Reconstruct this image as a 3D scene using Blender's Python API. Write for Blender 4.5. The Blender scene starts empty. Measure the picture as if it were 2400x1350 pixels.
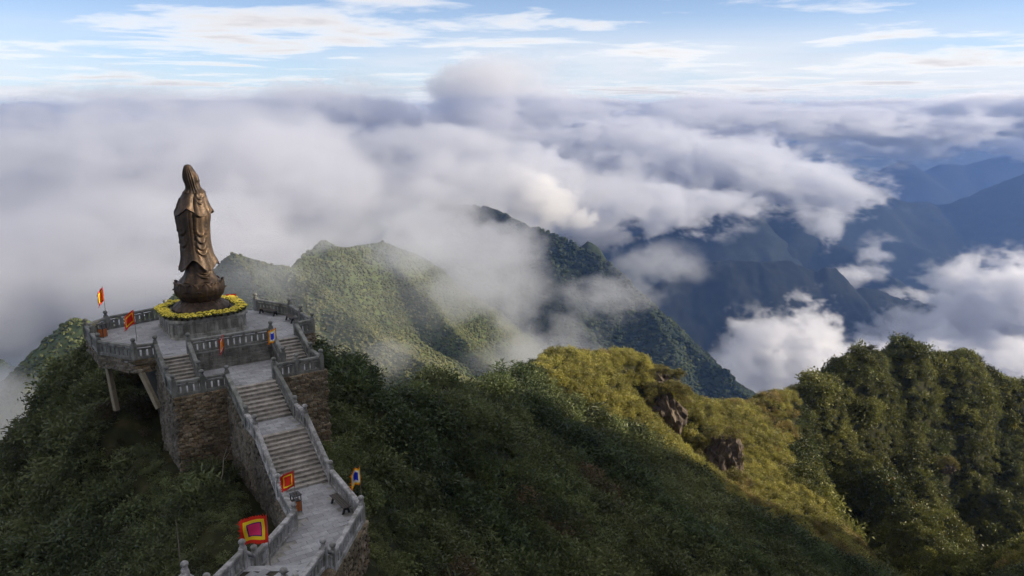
import bpy, bmesh, math, random
import numpy as np
from mathutils import Vector, Matrix

# ------------------------------------------------------------------ camera, sky, sun, exposure
scene = bpy.context.scene
COL = scene.collection
rad = math.radians
FPX, PITCH, CAMZ = 1850.0, 12.8, 16.5
cam_data = bpy.data.cameras.new('camera')
cam = bpy.data.objects.new('camera', cam_data)
COL.objects.link(cam)
cam_data.sensor_width = 36.0
cam_data.lens = 36.0 * FPX / 2400.0
cam_data.clip_start = 0.5
cam_data.clip_end = 200000.0
cam.location = (0, 0, CAMZ)
cam.rotation_euler = (rad(90 - PITCH), 0, 0)
scene.camera = cam

SUN_AZ = 86.0      # degrees to the right of straight behind the camera
SUN_EL = 18.0
SKY_STRENGTH = 0.15
CLOUD_OFF1, CLOUD_OFF2 = (6.11, 10.3, 0), (3.3, 8.0, 0)
SKY_TINT = (0.44, 0.49, 0.60)
sun_dir = Vector((math.sin(rad(SUN_AZ)) * math.cos(rad(SUN_EL)), -math.cos(rad(SUN_AZ)) * math.cos(rad(SUN_EL)), math.sin(rad(SUN_EL))))
sd = bpy.data.lights.new('sun', 'SUN')
sd.energy = 5.0
sd.angle = rad(1.6)
sd.color = (1.0, 0.86, 0.66)
sun = bpy.data.objects.new('sun', sd)
COL.objects.link(sun)
sun.rotation_euler = (-sun_dir).to_track_quat('-Z', 'Y').to_euler()
sun.location = (60, -60, 120)

scene.view_settings.view_transform = 'Standard'
scene.view_settings.look = 'None'
scene.view_settings.gamma = 1.0
scene.view_settings.use_curve_mapping = False
scene.view_settings.exposure = 0.75
scene.cycles.use_denoising = True
scene.cycles.use_adaptive_sampling = True
scene.cycles.adaptive_threshold = 0.035
scene.cycles.max_bounces = 14
scene.cycles.diffuse_bounces = 3
scene.cycles.glossy_bounces = 3
scene.cycles.transparent_max_bounces = 16
scene.cycles.volume_bounces = 10
scene.cycles.volume_step_rate = 6.0
scene.cycles.volume_max_steps = 192
scene.cycles.use_light_tree = True
scene.cycles.sample_clamp_indirect = 6.0

def N(nt, typ, loc=(0, 0), **kw):
    n = nt.nodes.new(typ)
    for k, v in kw.items():
        setattr(n, k, v)
    return n

def math_node(nt, op, a, b=None, c=None, clamp=False):
    n = nt.nodes.new('ShaderNodeMath')
    n.operation = op
    n.use_clamp = clamp
    for i, v in enumerate((a, b, c)):
        if v is None:
            continue
        if isinstance(v, (int, float)):
            n.inputs[i].default_value = v
        else:
            nt.links.new(v, n.inputs[i])
    return n.outputs[0]

def ramp(nt, fac, stops, interp='LINEAR'):
    n = nt.nodes.new('ShaderNodeValToRGB')
    n.color_ramp.interpolation = interp
    el = n.color_ramp.elements
    while len(el) < len(stops):
        el.new(0.5)
    for e, (p, c) in zip(el, stops):
        e.position = p
        e.color = c if len(c) == 4 else (*c, 1)
    nt.links.new(fac, n.inputs[0])
    return n.outputs[0]

def mixc(nt, fac, a, b, mode='MIX'):
    n = nt.nodes.new('ShaderNodeMix')
    n.data_type = 'RGBA'
    n.blend_type = mode
    for i, v in ((0, fac), (6, a), (7, b)):
        if isinstance(v, (int, float)):
            n.inputs[i].default_value = v
        elif isinstance(v, (tuple, list)):
            n.inputs[i].default_value = (*v, 1) if len(v) == 3 else v
        else:
            nt.links.new(v, n.inputs[i])
    return n.outputs[2]

# ---- world: Nishita sky with a high, flat cloud layer seen in perspective (a plane at constant altitude)
def build_world():
    w = bpy.data.worlds.new('World')
    scene.world = w
    w.use_nodes = True
    nt = w.node_tree
    nt.nodes.clear()
    out = N(nt, 'ShaderNodeOutputWorld')
    bg = N(nt, 'ShaderNodeBackground')
    bg.inputs[1].default_value = SKY_STRENGTH
    sky = N(nt, 'ShaderNodeTexSky')
    sky.sky_type = 'NISHITA'
    sky.sun_disc = False
    sky.sun_elevation = rad(SUN_EL)
    sky.sun_rotation = math.atan2(sun_dir.x, sun_dir.y)
    sky.altitude = 3000
    sky.air_density = 1.0
    sky.dust_density = 1.2
    sky.ozone_density = 1.0
    tc = N(nt, 'ShaderNodeTexCoord')
    sep = N(nt, 'ShaderNodeSeparateXYZ')
    nt.links.new(tc.outputs['Generated'], sep.inputs[0])
    z = math_node(nt, 'MAXIMUM', sep.outputs[2], 0.0)
    zz = math_node(nt, 'ADD', z, 0.035)
    px = math_node(nt, 'DIVIDE', sep.outputs[0], zz)
    py = math_node(nt, 'DIVIDE', sep.outputs[1], zz)
    comb = N(nt, 'ShaderNodeCombineXYZ')
    nt.links.new(px, comb.inputs[0]); nt.links.new(py, comb.inputs[1])
    def noise(scale, detail, off, rough=0.55, dist=0.0, sx=1.0):
        mp = N(nt, 'ShaderNodeMapping')
        mp.inputs['Location'].default_value = off
        mp.inputs['Scale'].default_value = (scale * sx, scale, scale)
        nt.links.new(comb.outputs[0], mp.inputs[0])
        t = N(nt, 'ShaderNodeTexNoise')
        t.inputs['Scale'].default_value = 1.0
        t.inputs['Detail'].default_value = detail
        t.inputs['Roughness'].default_value = rough
        t.inputs['Distortion'].default_value = dist
        nt.links.new(mp.outputs[0], t.inputs['Vector'])
        return t.outputs['Fac']
    n1 = noise(0.62, 9, CLOUD_OFF1, 0.58, 0.35)
    n2 = noise(0.15, 3, CLOUD_OFF2, 0.5)
    cov = math_node(nt, 'ADD', math_node(nt, 'MULTIPLY', n1, 0.62), math_node(nt, 'MULTIPLY', n2, 0.5))
    # cloud cover added high overhead, out of view, to brighten the shaded ground
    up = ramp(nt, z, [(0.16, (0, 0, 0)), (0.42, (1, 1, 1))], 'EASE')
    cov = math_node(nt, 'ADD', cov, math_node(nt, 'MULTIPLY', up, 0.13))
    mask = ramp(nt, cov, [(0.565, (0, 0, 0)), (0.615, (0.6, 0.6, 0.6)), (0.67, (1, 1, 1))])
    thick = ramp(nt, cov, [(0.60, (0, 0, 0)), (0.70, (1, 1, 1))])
    # thin streaks of cloud low over the horizon
    n3 = noise(0.11, 7, (2.3, 6.1, 0), 0.6, 0.2, 1.6)
    low = ramp(nt, z, [(0.0, (1, 1, 1)), (0.055, (0.75, 0.75, 0.75)), (0.11, (0, 0, 0))], 'EASE')
    streak = math_node(nt, 'MULTIPLY', low, ramp(nt, n3, [(0.40, (0, 0, 0)), (0.56, (1, 1, 1))]))
    # sunlit cloud brightness in the same physical units as the sky
    ccol = mixc(nt, thick, (4.6, 4.45, 4.3), (3.1, 3.0, 3.05))
    scol = mixc(nt, n1, (3.0, 3.05, 3.4), (4.7, 4.6, 4.5))
    # milky air low over the horizon
    hz = ramp(nt, z, [(0.0, (1, 1, 1)), (0.06, (0.55, 0.55, 0.55)), (0.17, (0.10, 0.10, 0.10)), (0.3, (0, 0, 0))], 'EASE')
    skyc = mixc(nt, math_node(nt, 'MULTIPLY', hz, 0.55), mixc(nt, 1.0, sky.outputs[0], SKY_TINT, 'MULTIPLY'), (3.6, 4.0, 4.6))
    skyc = mixc(nt, math_node(nt, 'MULTIPLY', streak, 0.8), skyc, scol)
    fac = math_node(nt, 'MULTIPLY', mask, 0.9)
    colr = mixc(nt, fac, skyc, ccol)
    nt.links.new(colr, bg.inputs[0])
    nt.links.new(bg.outputs[0], out.inputs[0])
build_world()
# ------------------------------------------------------------------ helpers
rng = np.random.default_rng(11)
random.seed(5)
_p = rad(PITCH)
_F = np.array([0, math.cos(_p), -math.sin(_p)])
_U = np.array([0, math.sin(_p), math.cos(_p)])
_R = np.array([1.0, 0, 0])

def ray(px, py):
    return (px - 1200) / FPX * _R - (py - 675) / FPX * _U + _F

def at_depth(px, py, y):
    """world point on a sight line at forward distance y (used to survey the photograph)"""
    d = ray(px, py)
    return np.array([0, 0, CAMZ]) + d * (y / d[1])

def at_z(px, py, z):
    d = ray(px, py)
    return np.array([0, 0, CAMZ]) + d * ((z - CAMZ) / d[2])

def tag(o, label=None, cat=None, group=None, kind=None):
    if label: o['label'] = label
    if cat: o['category'] = cat
    if group: o['group'] = group
    if kind: o['kind'] = kind
    return o

def link_mesh(name, verts, faces, mat=None, parent=None, smooth=False, loc=None):
    me = bpy.data.meshes.new(name)
    me.from_pydata([tuple(v) for v in verts], [], [tuple(f) for f in faces])
    if mat is not None:
        me.materials.append(mat)
    if smooth:
        me.polygons.foreach_set('use_smooth', [True] * len(me.polygons))
    o = bpy.data.objects.new(name, me)
    COL.objects.link(o)
    if parent is not None:
        o.parent = parent
    if loc is not None:
        o.location = loc
    return o

def grid_mesh(name, X, Y, Z, mat, smooth=True):
    ny, nx = X.shape
    co = np.stack([X, Y, Z], -1).reshape(-1, 3).astype(np.float32)
    i = np.arange(nx * ny).reshape(ny, nx)
    q = np.stack([i[:-1, :-1], i[:-1, 1:], i[1:, 1:], i[1:, :-1]], -1).reshape(-1, 4)
    me = bpy.data.meshes.new(name)
    me.vertices.add(len(co)); me.vertices.foreach_set('co', co.ravel())
    me.loops.add(q.size); me.loops.foreach_set('vertex_index', q.ravel().astype(np.int32))
    me.polygons.add(len(q)); me.polygons.foreach_set('loop_start', np.arange(0, q.size, 4, dtype=np.int32))
    me.polygons.foreach_set('use_smooth', np.full(len(q), smooth))
    me.update(calc_edges=True)
    me.materials.append(mat)
    o = bpy.data.objects.new(name, me)
    COL.objects.link(o)
    return o

def empty(name, loc=(0, 0, 0), rz=0.0):
    e = bpy.data.objects.new(name, None)
    e.empty_display_size = 0.3
    e.location = loc
    e.rotation_euler = (0, 0, rz)
    COL.objects.link(e)
    return e

# --- numpy value noise
class Lattice2:
    def __init__(self, seed, n=256):
        self.t = np.random.default_rng(seed).random((n, n)).astype(np.float64)
        self.n = n
    def __call__(self, x, y):
        xi = np.floor(x).astype(int); yi = np.floor(y).astype(int)
        fx = x - xi; fy = y - yi
        fx = fx * fx * fx * (fx * (fx * 6 - 15) + 10); fy = fy * fy * fy * (fy * (fy * 6 - 15) + 10)
        n = self.n; t = self.t
        x0 = xi % n; x1 = (xi + 1) % n; y0 = yi % n; y1 = (yi + 1) % n
        return (t[y0, x0] * (1 - fx) + t[y0, x1] * fx) * (1 - fy) + (t[y1, x0] * (1 - fx) + t[y1, x1] * fx) * fy
_lat = [Lattice2(100 + k) for k in range(8)]
def fbm2(x, y, scale, octaves=5, gain=0.5, ridged=False):
    s = 0; a = 1.0; tot = 0; f = 1.0 / scale
    for k in range(octaves):
        v = _lat[k % 8](x * f + 17.3 * k, y * f - 9.1 * k)
        if ridged:
            v = 1 - np.abs(2 * v - 1)
        s = s + a * v; tot += a; a *= gain; f *= 2.03
    return s / tot

def smoothstep(a, b, x):
    t = np.clip((x - a) / (b - a), 0, 1)
    return t * t * (3 - 2 * t)

# --- material helpers
def new_mat(name):
    m = bpy.data.materials.new(name)
    m.use_nodes = True
    nt = m.node_tree
    b = nt.nodes.get('Principled BSDF')
    return m, nt, b

def tex_noise(nt, vec, scale, detail=4, rough=0.55, dist=0.0):
    t = nt.nodes.new('ShaderNodeTexNoise')
    t.inputs['Scale'].default_value = scale
    t.inputs['Detail'].default_value = detail
    t.inputs['Roughness'].default_value = rough
    t.inputs['Distortion'].default_value = dist
    if vec is not None:
        nt.links.new(vec, t.inputs['Vector'])
    return t.outputs['Fac']

def obj_coord(nt, which='Object'):
    return nt.nodes.new('ShaderNodeTexCoord').outputs[which]

def geo_pos(nt):
    return nt.nodes.new('ShaderNodeNewGeometry').outputs['Position']

def bump(nt, bsdf, height, strength=0.4, dist=0.02):
    b = nt.nodes.new('ShaderNodeBump')
    b.inputs['Strength'].default_value = strength
    b.inputs['Distance'].default_value = dist
    nt.links.new(height, b.inputs['Height'])
    nt.links.new(b.outputs[0], bsdf.inputs['Normal'])
# ------------------------------------------------------------------ far mountains (each its own heightfield)
def mountain_mat(name, c0, c1, c2, scale):
    m, nt, b = new_mat(name)
    pos = geo_pos(nt)
    n1 = tex_noise(nt, pos, scale, 6, 0.65)
    n2 = tex_noise(nt, pos, scale * 0.13, 4, 0.55)
    v = math_node(nt, 'ADD', math_node(nt, 'MULTIPLY', n1, 0.6), math_node(nt, 'MULTIPLY', n2, 0.4))
    col = ramp(nt, v, [(0.36, c0), (0.5, c1), (0.64, c2)])
    nt.links.new(col, b.inputs['Base Color'])
    b.inputs['Roughness'].default_value = 0.95
    b.inputs['Specular IOR Level'].default_value = 0.15
    return m

def ridge_field(X, Y, pts, slope, power=1.0, bottom=-1600):
    """height of a ridge line through 3-D points; falls away from it on both sides"""
    best = np.full(X.shape, -1e9)
    for (a, b) in zip(pts[:-1], pts[1:]):
        a = np.array(a); b = np.array(b)
        d = b[:2] - a[:2]; L2 = d @ d
        t = np.clip(((X - a[0]) * d[0] + (Y - a[1]) * d[1]) / L2, 0, 1)
        dx = X - (a[0] + t * d[0]); dy = Y - (a[1] + t * d[1])
        dist = np.sqrt(dx * dx + dy * dy)
        h = a[2] + t * (b[2] - a[2]) - slope * dist ** power
        best = np.maximum(best, h)
    return np.maximum(best, bottom)

def mountain(name, pix, slope, box, step, namp, nscale, mat, extra=(), seed=0, bumpy=0.0, bscale=6):
    x0, x1, y0, y1 = box
    xs = np.arange(x0, x1 + step, step); ys = np.arange(y0, y1 + step, step)
    X, Y = np.meshgrid(xs, ys)
    wx = (fbm2(X + seed * 71, Y, nscale * 1.3, 4) - 0.5) * nscale * 0.35
    wy = (fbm2(X, Y + seed * 57, nscale * 1.3, 4) - 0.5) * nscale * 0.35
    pts = [at_depth(*p) for p in pix]
    H = ridge_field(X + wx * 0.5, Y + wy * 0.5, pts, slope)
    for e in extra:
        H = np.maximum(H, ridge_field(X + wx, Y + wy, [at_depth(*p) for p in e[0]], e[1]))
    near = ridge_field(X, Y, pts, slope * 0.0 + 1.0)
    # gullies and spurs grow away from the crest
    far = np.clip((np.max([p[2] for p in pts]) - H) / (namp * 2.0), 0.12, 1)
    H = H - namp * far * (1 - fbm2(X + seed * 31, Y + seed * 13, nscale, 6, 0.5, True)) * 1.2
    H = H + (fbm2(X, Y, bscale * 2.2, 3) - 0.5) * bumpy
    o = grid_mesh(name, X, Y, H, mat)
    tag(o, kind='structure')
    return o, X, Y, H

green_mat = mountain_mat('mid_mountain_cover', (0.030, 0.042, 0.016), (0.062, 0.082, 0.030), (0.115, 0.130, 0.048), 0.16)
forest_mat = mountain_mat('forest_mountain_cover', (0.014, 0.021, 0.011), (0.028, 0.038, 0.018), (0.046, 0.056, 0.026), 0.09)
blue_mat = mountain_mat('far_mountain_cover', (0.006, 0.010, 0.008), (0.013, 0.018, 0.013), (0.024, 0.031, 0.020), 0.02)

shaded_ridge_mat = mountain_mat('cloud_shaded_ridge_forest', (0.004, 0.006, 0.005), (0.008, 0.011, 0.008), (0.014, 0.018, 0.012), 0.03)  # forest colour darkened to stand in for cloud shadow on this ridge
M1, M1X, M1Y, M1H = mountain('mountain_green_slope',
    [(300, 770, 700), (350, 718, 740), (410, 668, 770), (500, 618, 800), (545, 586, 800), (575, 596, 800), (620, 606, 810), (680, 612, 830), (715, 585, 860), (752, 561, 880), (800, 575, 900), (900, 560, 950), (1000, 590, 980), (1120, 700, 960), (1190, 820, 900)],
    0.85, (-520, 120, 420, 1150), 3.0, 22, 120,
    green_mat, extra=[([(640, 610, 815), (800, 740, 740), (960, 830, 690), (1100, 900, 640)], 0.55), ([(545, 588, 800), (600, 680, 740), (660, 780, 690)], 0.7), ([(900, 560, 950), (1050, 760, 850), (1190, 900, 760)], 0.75)], seed=1, bumpy=3.0, bscale=5)
M2, M2X, M2Y, M2H = mountain('mountain_forest_ridge',
    [(1000, 470, 1700), (1130, 480, 1560), (1240, 528, 1400), (1290, 540, 1380), (1330, 552, 1370), (1405, 585, 1350), (1480, 640, 1320), (1540, 680, 1290), (1600, 752, 1250), (1700, 822, 1180), (1790, 925, 1120), (1840, 1000, 1090)],
    0.95, (-300, 700, 850, 1750), 4.0, 45, 210,
    forest_mat, extra=[([(1300, 545, 1380), (1340, 660, 1290), (1400, 780, 1200), (1480, 900, 1090)], 0.8), ([(1130, 480, 1560), (1150, 620, 1400), (1190, 760, 1250)], 0.9), ([(1540, 680, 1290), (1590, 800, 1190), (1640, 930, 1090)], 0.85)], seed=2, bumpy=6.0, bscale=7)
mountain('mountain_behind_forest_ridge', [(1350, 575, 1560), (1385, 561, 1550), (1412, 578, 1540)], 1.5, (-50, 500, 1350, 1800), 8.0, 20, 150, forest_mat, seed=3, bumpy=5)
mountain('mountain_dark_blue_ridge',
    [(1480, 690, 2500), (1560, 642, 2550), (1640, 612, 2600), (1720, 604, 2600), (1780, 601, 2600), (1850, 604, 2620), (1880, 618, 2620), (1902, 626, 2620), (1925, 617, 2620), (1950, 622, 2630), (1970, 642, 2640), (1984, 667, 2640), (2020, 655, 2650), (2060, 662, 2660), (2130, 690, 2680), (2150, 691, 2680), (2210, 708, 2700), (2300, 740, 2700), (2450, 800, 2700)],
    0.75, (100, 2300, 1500, 3300), 8.0, 150, 330, shaded_ridge_mat, seed=4, bumpy=14, bscale=10)
mountain('mountain_blue_shoulder', [(1780, 470, 3900), (1860, 484, 3800), (1910, 530, 3700), (1940, 555, 3600), (2010, 582, 3500), (2100, 640, 3300)], 0.7, (600, 2500, 2600, 4600), 20.0, 120, 500, blue_mat, seed=8, bumpy=10, bscale=14)
mountain('mountain_blue_mid', [(1300, 560, 3500), (1400, 520, 3500), (1450, 516, 3500), (1500, 545, 3500), (1570, 520, 3600), (1640, 482, 3700), (1700, 468, 3800), (1760, 470, 3900), (1850, 500, 4000)], 0.6, (-100, 2300, 2500, 4800), 20.0, 120, 500, blue_mat, seed=5, bumpy=10, bscale=14)
mountain('mountain_blue_range', [(1500, 470, 5200), (1750, 450, 5100), (1880, 400, 5000), (1980, 398, 5000), (2060, 426, 5000), (2130, 450, 5000), (2200, 459, 5000), (2260, 446, 5000), (2310, 437, 5000), (2360, 415, 5000), (2410, 398, 5000), (2550, 360, 5000)], 0.55, (300, 4700, 3300, 6400), 32.0, 170, 800, blue_mat, seed=6, bumpy=10, bscale=20)
mountain('mountain_pale_blue_range', [(1850, 420, 8200), (2000, 420, 8100), (2090, 388, 8000), (2114, 366, 8000), (2140, 390, 8000), (2172, 406, 8000), (2215, 374, 8000), (2262, 383, 8000), (2315, 370, 8000), (2360, 359, 8000), (2410, 354, 8000), (2600, 330, 8000)], 0.5, (2000, 8200, 6000, 9800), 50.0, 240, 1200, blue_mat, seed=7, bumpy=10, bscale=30)
ML, MLX, MLY, MLH = mountain('hill_beyond_left', [(-60, 830, 620), (0, 834, 600), (30, 845, 590), (65, 846, 585), (90, 825, 580), (112, 800, 575), (150, 756, 570), (180, 741, 565), (215, 748, 560), (260, 790, 550), (330, 850, 540)], 0.8, (-520, -120, 400, 800), 4.0, 25, 110, green_mat, seed=9, bumpy=4, bscale=5)

# valley floor, one sheet out to the horizon
m_valley = mountain_mat('valley_cover', (0.02, 0.03, 0.015), (0.04, 0.055, 0.025), (0.06, 0.07, 0.03), 0.004)
_xs = np.concatenate([np.linspace(-60000, -9000, 8), np.linspace(-8000, 9000, 60), np.linspace(10000, 60000, 8)])
_ys = np.concatenate([np.linspace(-60000, -6000, 8), np.linspace(-5000, 12000, 60), np.linspace(14000, 70000, 10)])
_X, _Y = np.meshgrid(_xs, _ys)
valley = tag(grid_mesh('valley_ground', _X, _Y, -1300 + 260 * fbm2(_X, _Y, 2500, 4), m_valley), kind='structure')
# ------------------------------------------------------------------ near terrain: the hill of the statue, the grassy ridge and its spurs
def near_controls():
    P = []
    def px(*rows):
        for r in rows:
            P.append(at_depth(*r))
    def back(row, dy, dz, dx=0.0):
        p = at_depth(*row); P.append(np.array([p[0] + dx, p[1] + dy, p[2] - dz]))
    # left hill: silhouette, then its face
    sil = [(-80, 1120, 60), (0, 1045, 62), (60, 990, 64), (110, 938, 66), (150, 880, 67), (170, 845, 68), (205, 822, 68)]
    for r in sil:
        back(r, 0, 1.7)
    for r in sil:
        back(r, 16, 18, -8)
    px((-80, 1350, 47), (0, 1350, 45), (200, 1350, 42), (400, 1350, 37), (100, 1200, 54), (0, 1180, 56), (300, 1180, 51), (180, 1030, 59), (300, 1060, 56.5), (380, 1090, 52),
       (240, 940, 60.5), (320, 950, 58.5), (300, 900, 60), (215, 862, 62), (250, 880, 60.5), (190, 900, 62), (420, 1085, 48), (500, 1100, 46.5), (560, 1130, 45), (620, 1190, 42), (560, 1240, 39.5), (480, 1300, 37.5))
    # behind and under the platform
    for x, y, z in ((-30, 66, -5), (-32.5, 58, -4.3), (-34.5, 61, -5.0), (-30, 54.5, -4.9), (-27.5, 52.5, -5.0), (-26, 50.5, -5.8), (-29.5, 57, -3.8), (-22, 70, -6), (-14, 70, -8), (-24, 56, -4), (-18, 58, -4), (-15, 62, -7), (-26, 76, -14), (-16, 78, -14), (-38, 74, -24), (-6, 76, -18), (-28, 86, -34), (-12, 88, -34),
                    (-16, 48, -6), (-13, 45, -6.6), (-9.5, 40, -6.8), (-13, 40, -7.0), (-10, 36, -6.6), (-12, 33, -6.2), (-9, 33, -6.8), (-13, 29, -5.2), (-16, 31, -7.0), (-8, 28, -5.5), (-14, 22, -2.0), (-6, 22, -3), (-20, 26, -6)):
        P.append(np.array([x, y, z], float))
    # crest of the ridge, left to right
    crest = [(785, 893, 66), (900, 920, 79), (1000, 938, 92), (1120, 920, 108), (1190, 887, 120), (1260, 858, 132), (1330, 853, 140), (1400, 853, 146), (1480, 846, 152), (1530, 866, 156), (1562, 900, 158), (1600, 934, 162), (1650, 950, 166), (1740, 958, 175), (1830, 952, 184), (1875, 932, 190), (1925, 915, 196), (1970, 888, 202), (2000, 875, 206), (2060, 853, 212), (2150, 841, 220), (2205, 862, 224), (2245, 848, 228), (2300, 868, 232), (2345, 900, 236), (2362, 910, 240), (2400, 912, 246), (2520, 935, 256)]
    px(*crest)
    for r in crest[1:]:
        back(r, 14, 9); back(r, 42, 46)
    # the shaded slope towards the camera
    px((900, 1350, 43), (1000, 1350, 50), (1100, 1350, 58), (1300, 1350, 72), (1500, 1350, 82), (1700, 1350, 92), (1900, 1350, 102), (2000, 1345, 108),
       (900, 1150, 57), (1000, 1150, 66), (1100, 1150, 74), (1300, 1150, 90), (1500, 1150, 104), (1700, 1240, 108), (830, 1100, 53), (870, 1250, 46),
       (800, 950, 64), (900, 980, 74), (1000, 1000, 85), (1200, 1000, 104), (1350, 1010, 119), (1450, 1020, 127), (1100, 960, 98), (1250, 930, 121), (1400, 930, 134), (1480, 1000, 132))
    # edge of the hollow with the crags, and the sunlit flank behind it
    px((1500, 1005, 133), (1560, 1045, 132), (1640, 1112, 128), (1700, 1182, 123), (1790, 1240, 119), (1900, 1300, 114),
       (1480, 930, 142), (1510, 960, 146), (1600, 1020, 149), (1560, 990, 145), (1625, 1070, 142), (1700, 1040, 156), (1760, 1010, 168), (1750, 1110, 149), (1800, 1180, 139), (1850, 1240, 131),
       (1830, 1030, 176), (1860, 1070, 166), (1885, 1150, 152), (1900, 1195, 146), (1945, 1262, 136), (2005, 1312, 128), (2040, 1350, 122))
    # gullies and spurs of the hill on the right
    px((1960, 1100, 186), (1985, 1180, 181), (2010, 1270, 170), (2040, 1330, 160),
       (2000, 1000, 199), (2040, 1070, 194), (2085, 1140, 184), (2115, 1210, 174), (2155, 1280, 165), (2215, 1350, 157),
       (2120, 1120, 200), (2150, 1190, 192), (2190, 1290, 181), (2165, 1160, 199), (2200, 1225, 188), (2235, 1290, 181), (2280, 1350, 174),
       (2260, 1200, 206), (2300, 1290, 196), (2340, 1350, 188), (2080, 930, 210), (2150, 960, 214), (2250, 940, 222), (2230, 1040, 214), (2330, 1000, 224), (2400, 1050, 227), (2350, 1150, 213), (2420, 1280, 200), (2500, 1350, 190), (2500, 1100, 225))
    # the mountain the camera stands on, its unseen ridge shaped to shade the slope
    for x, y, z in ((0, 8, 6), (0, -6, 12), (-30, 0, 4), (-60, 10, -14), (-60, 40, -22), (-90, 60, -60), (-50, -40, 20), (0, -40, 26), (30, 5, 8), (40, 30, -10), (55, 55, -28), (75, 80, -48), (170, 150, -80), (210, 190, -85), (76, 30, 36), (86, 48, 35), (97, 68, 25), (104, 88, 14), (108, 104, 4), (112, 118, -10), (116, 131, -34), (120, 145, -64), (66, 50, -10), (82, 80, -38), (86, 104, -58), (96, 128, -66), (130, 60, 10), (140, 100, -20), (150, 130, -60), (150, 60, -30), (110, 20, 30), (60, -10, 29), (150, 90, -52), (230, 120, -95),
                    (-120, 0, -50), (-120, 100, -110), (-90, 110, -80), (-60, 110, -62), (0, 150, -70), (-40, 150, -95), (60, 230, -95), (160, 290, -120), (260, 310, -120), (280, 230, -90)):
        P.append(np.array([x, y, z], float))
    return np.array(P)

_ctrl = near_controls()
def _tps_fit(C, lam=0.6):
    n = len(C); s = 100.0
    x = C[:, :2] / s
    r2 = ((x[:, None] - x[None]) ** 2).sum(-1)
    K = 0.5 * r2 * np.log(r2 + 1e-12)
    A = np.zeros((n + 3, n + 3))
    A[:n, :n] = K + np.eye(n) * lam * 1e-4
    A[:n, n] = 1; A[:n, n + 1:] = x
    A[n, :n] = 1; A[n + 1:, :n] = x.T
    b = np.zeros(n + 3); b[:n] = C[:, 2]
    return x, np.linalg.solve(A, b), s
_tx, _tw, _ts = _tps_fit(_ctrl)
def near_h(X, Y):
    sh = np.shape(X)
    q = np.stack([np.ravel(X), np.ravel(Y)], -1) / _ts
    out = np.empty(len(q))
    for k in range(0, len(q), 20000):
        c = q[k:k + 20000]
        r2 = ((c[:, None] - _tx[None]) ** 2).sum(-1)
        out[k:k + 20000] = (0.5 * r2 * np.log(r2 + 1e-12)) @ _tw[:-3] + _tw[-3] + c @ _tw[-2:]
    return out.reshape(sh)

soil_mat, nt, b = new_mat('hill_soil')
_pos = geo_pos(nt)
_n = tex_noise(nt, _pos, 0.9, 6, 0.65)
_c = ramp(nt, _n, [(0.3, (0.012, 0.014, 0.007)), (0.52, (0.026, 0.028, 0.012)), (0.7, (0.050, 0.042, 0.022))])
nt.links.new(_c, b.inputs['Base Color'])
b.inputs['Roughness'].default_value = 1.0
b.inputs['Specular IOR Level'].default_value = 0.1
_xs = np.arange(-130, 291, 1.25); _ys = np.arange(-60, 322, 1.25)
TX, TY = np.meshgrid(_xs, _ys)
TH = near_h(TX, TY)
# gullies cut into the ridge and the hill on the right, along surveyed lines
def gully(line, depth, width):
    global TH
    best = np.full(TX.shape, 1e9)
    pts = [at_depth(*p) for p in line]
    for a_, b_ in zip(pts[:-1], pts[1:]):
        d = b_[:2] - a_[:2]; t_ = np.clip(((TX - a_[0]) * d[0] + (TY - a_[1]) * d[1]) / (d @ d), 0, 1)
        best = np.minimum(best, np.hypot(TX - a_[0] - t_ * d[0], TY - a_[1] - t_ * d[1]))
    TH = TH - depth * np.exp(-(best / width) ** 2)
gully([(1965, 1060, 190), (1985, 1180, 180), (2015, 1270, 169), (2050, 1340, 158)], 14.0, 7.0)
gully([(2125, 1125, 200), (2152, 1195, 191), (2190, 1290, 180), (2225, 1350, 172)], 9.0, 4.2)
gully([(2265, 1080, 212), (2262, 1200, 205), (2300, 1290, 195), (2345, 1350, 187)], 14.0, 7.0)
gully([(1500, 925, 148), (1525, 965, 147), (1560, 1010, 144)], 5.0, 3.2)
gully([(1585, 985, 152), (1612, 1040, 147), (1640, 1085, 143)], 7.0, 4.0)
gully([(1990, 960, 203), (2040, 1000, 200), (2080, 1050, 197)], 8.0, 5.0)
gully([(2205, 900, 222), (2190, 960, 217), (2200, 1040, 212)], 8.0, 4.5)
gully([(2345, 930, 233), (2330, 1010, 226), (2330, 1100, 218)], 9.0, 5.0)
gully([(2120, 900, 216), (2110, 980, 211), (2090, 1040, 203)], 6.0, 4.0)
gully([(1900, 960, 194), (1920, 1030, 188), (1935, 1100, 180)], 5.0, 4.0)
TH = TH + smoothstep(120, 150, TY) * smoothstep(40, 75, TX) * (fbm2(TX * 1.2 + TY * 0.7, TX * 0.15 - TY * 0.3, 13, 3, 0.5, True) - 0.55) * 5.5
_far = smoothstep(20, 60, TY)
TH = TH + _far * ((fbm2(TX, TY, 16, 4) - 0.5) * 2.2)
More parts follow.
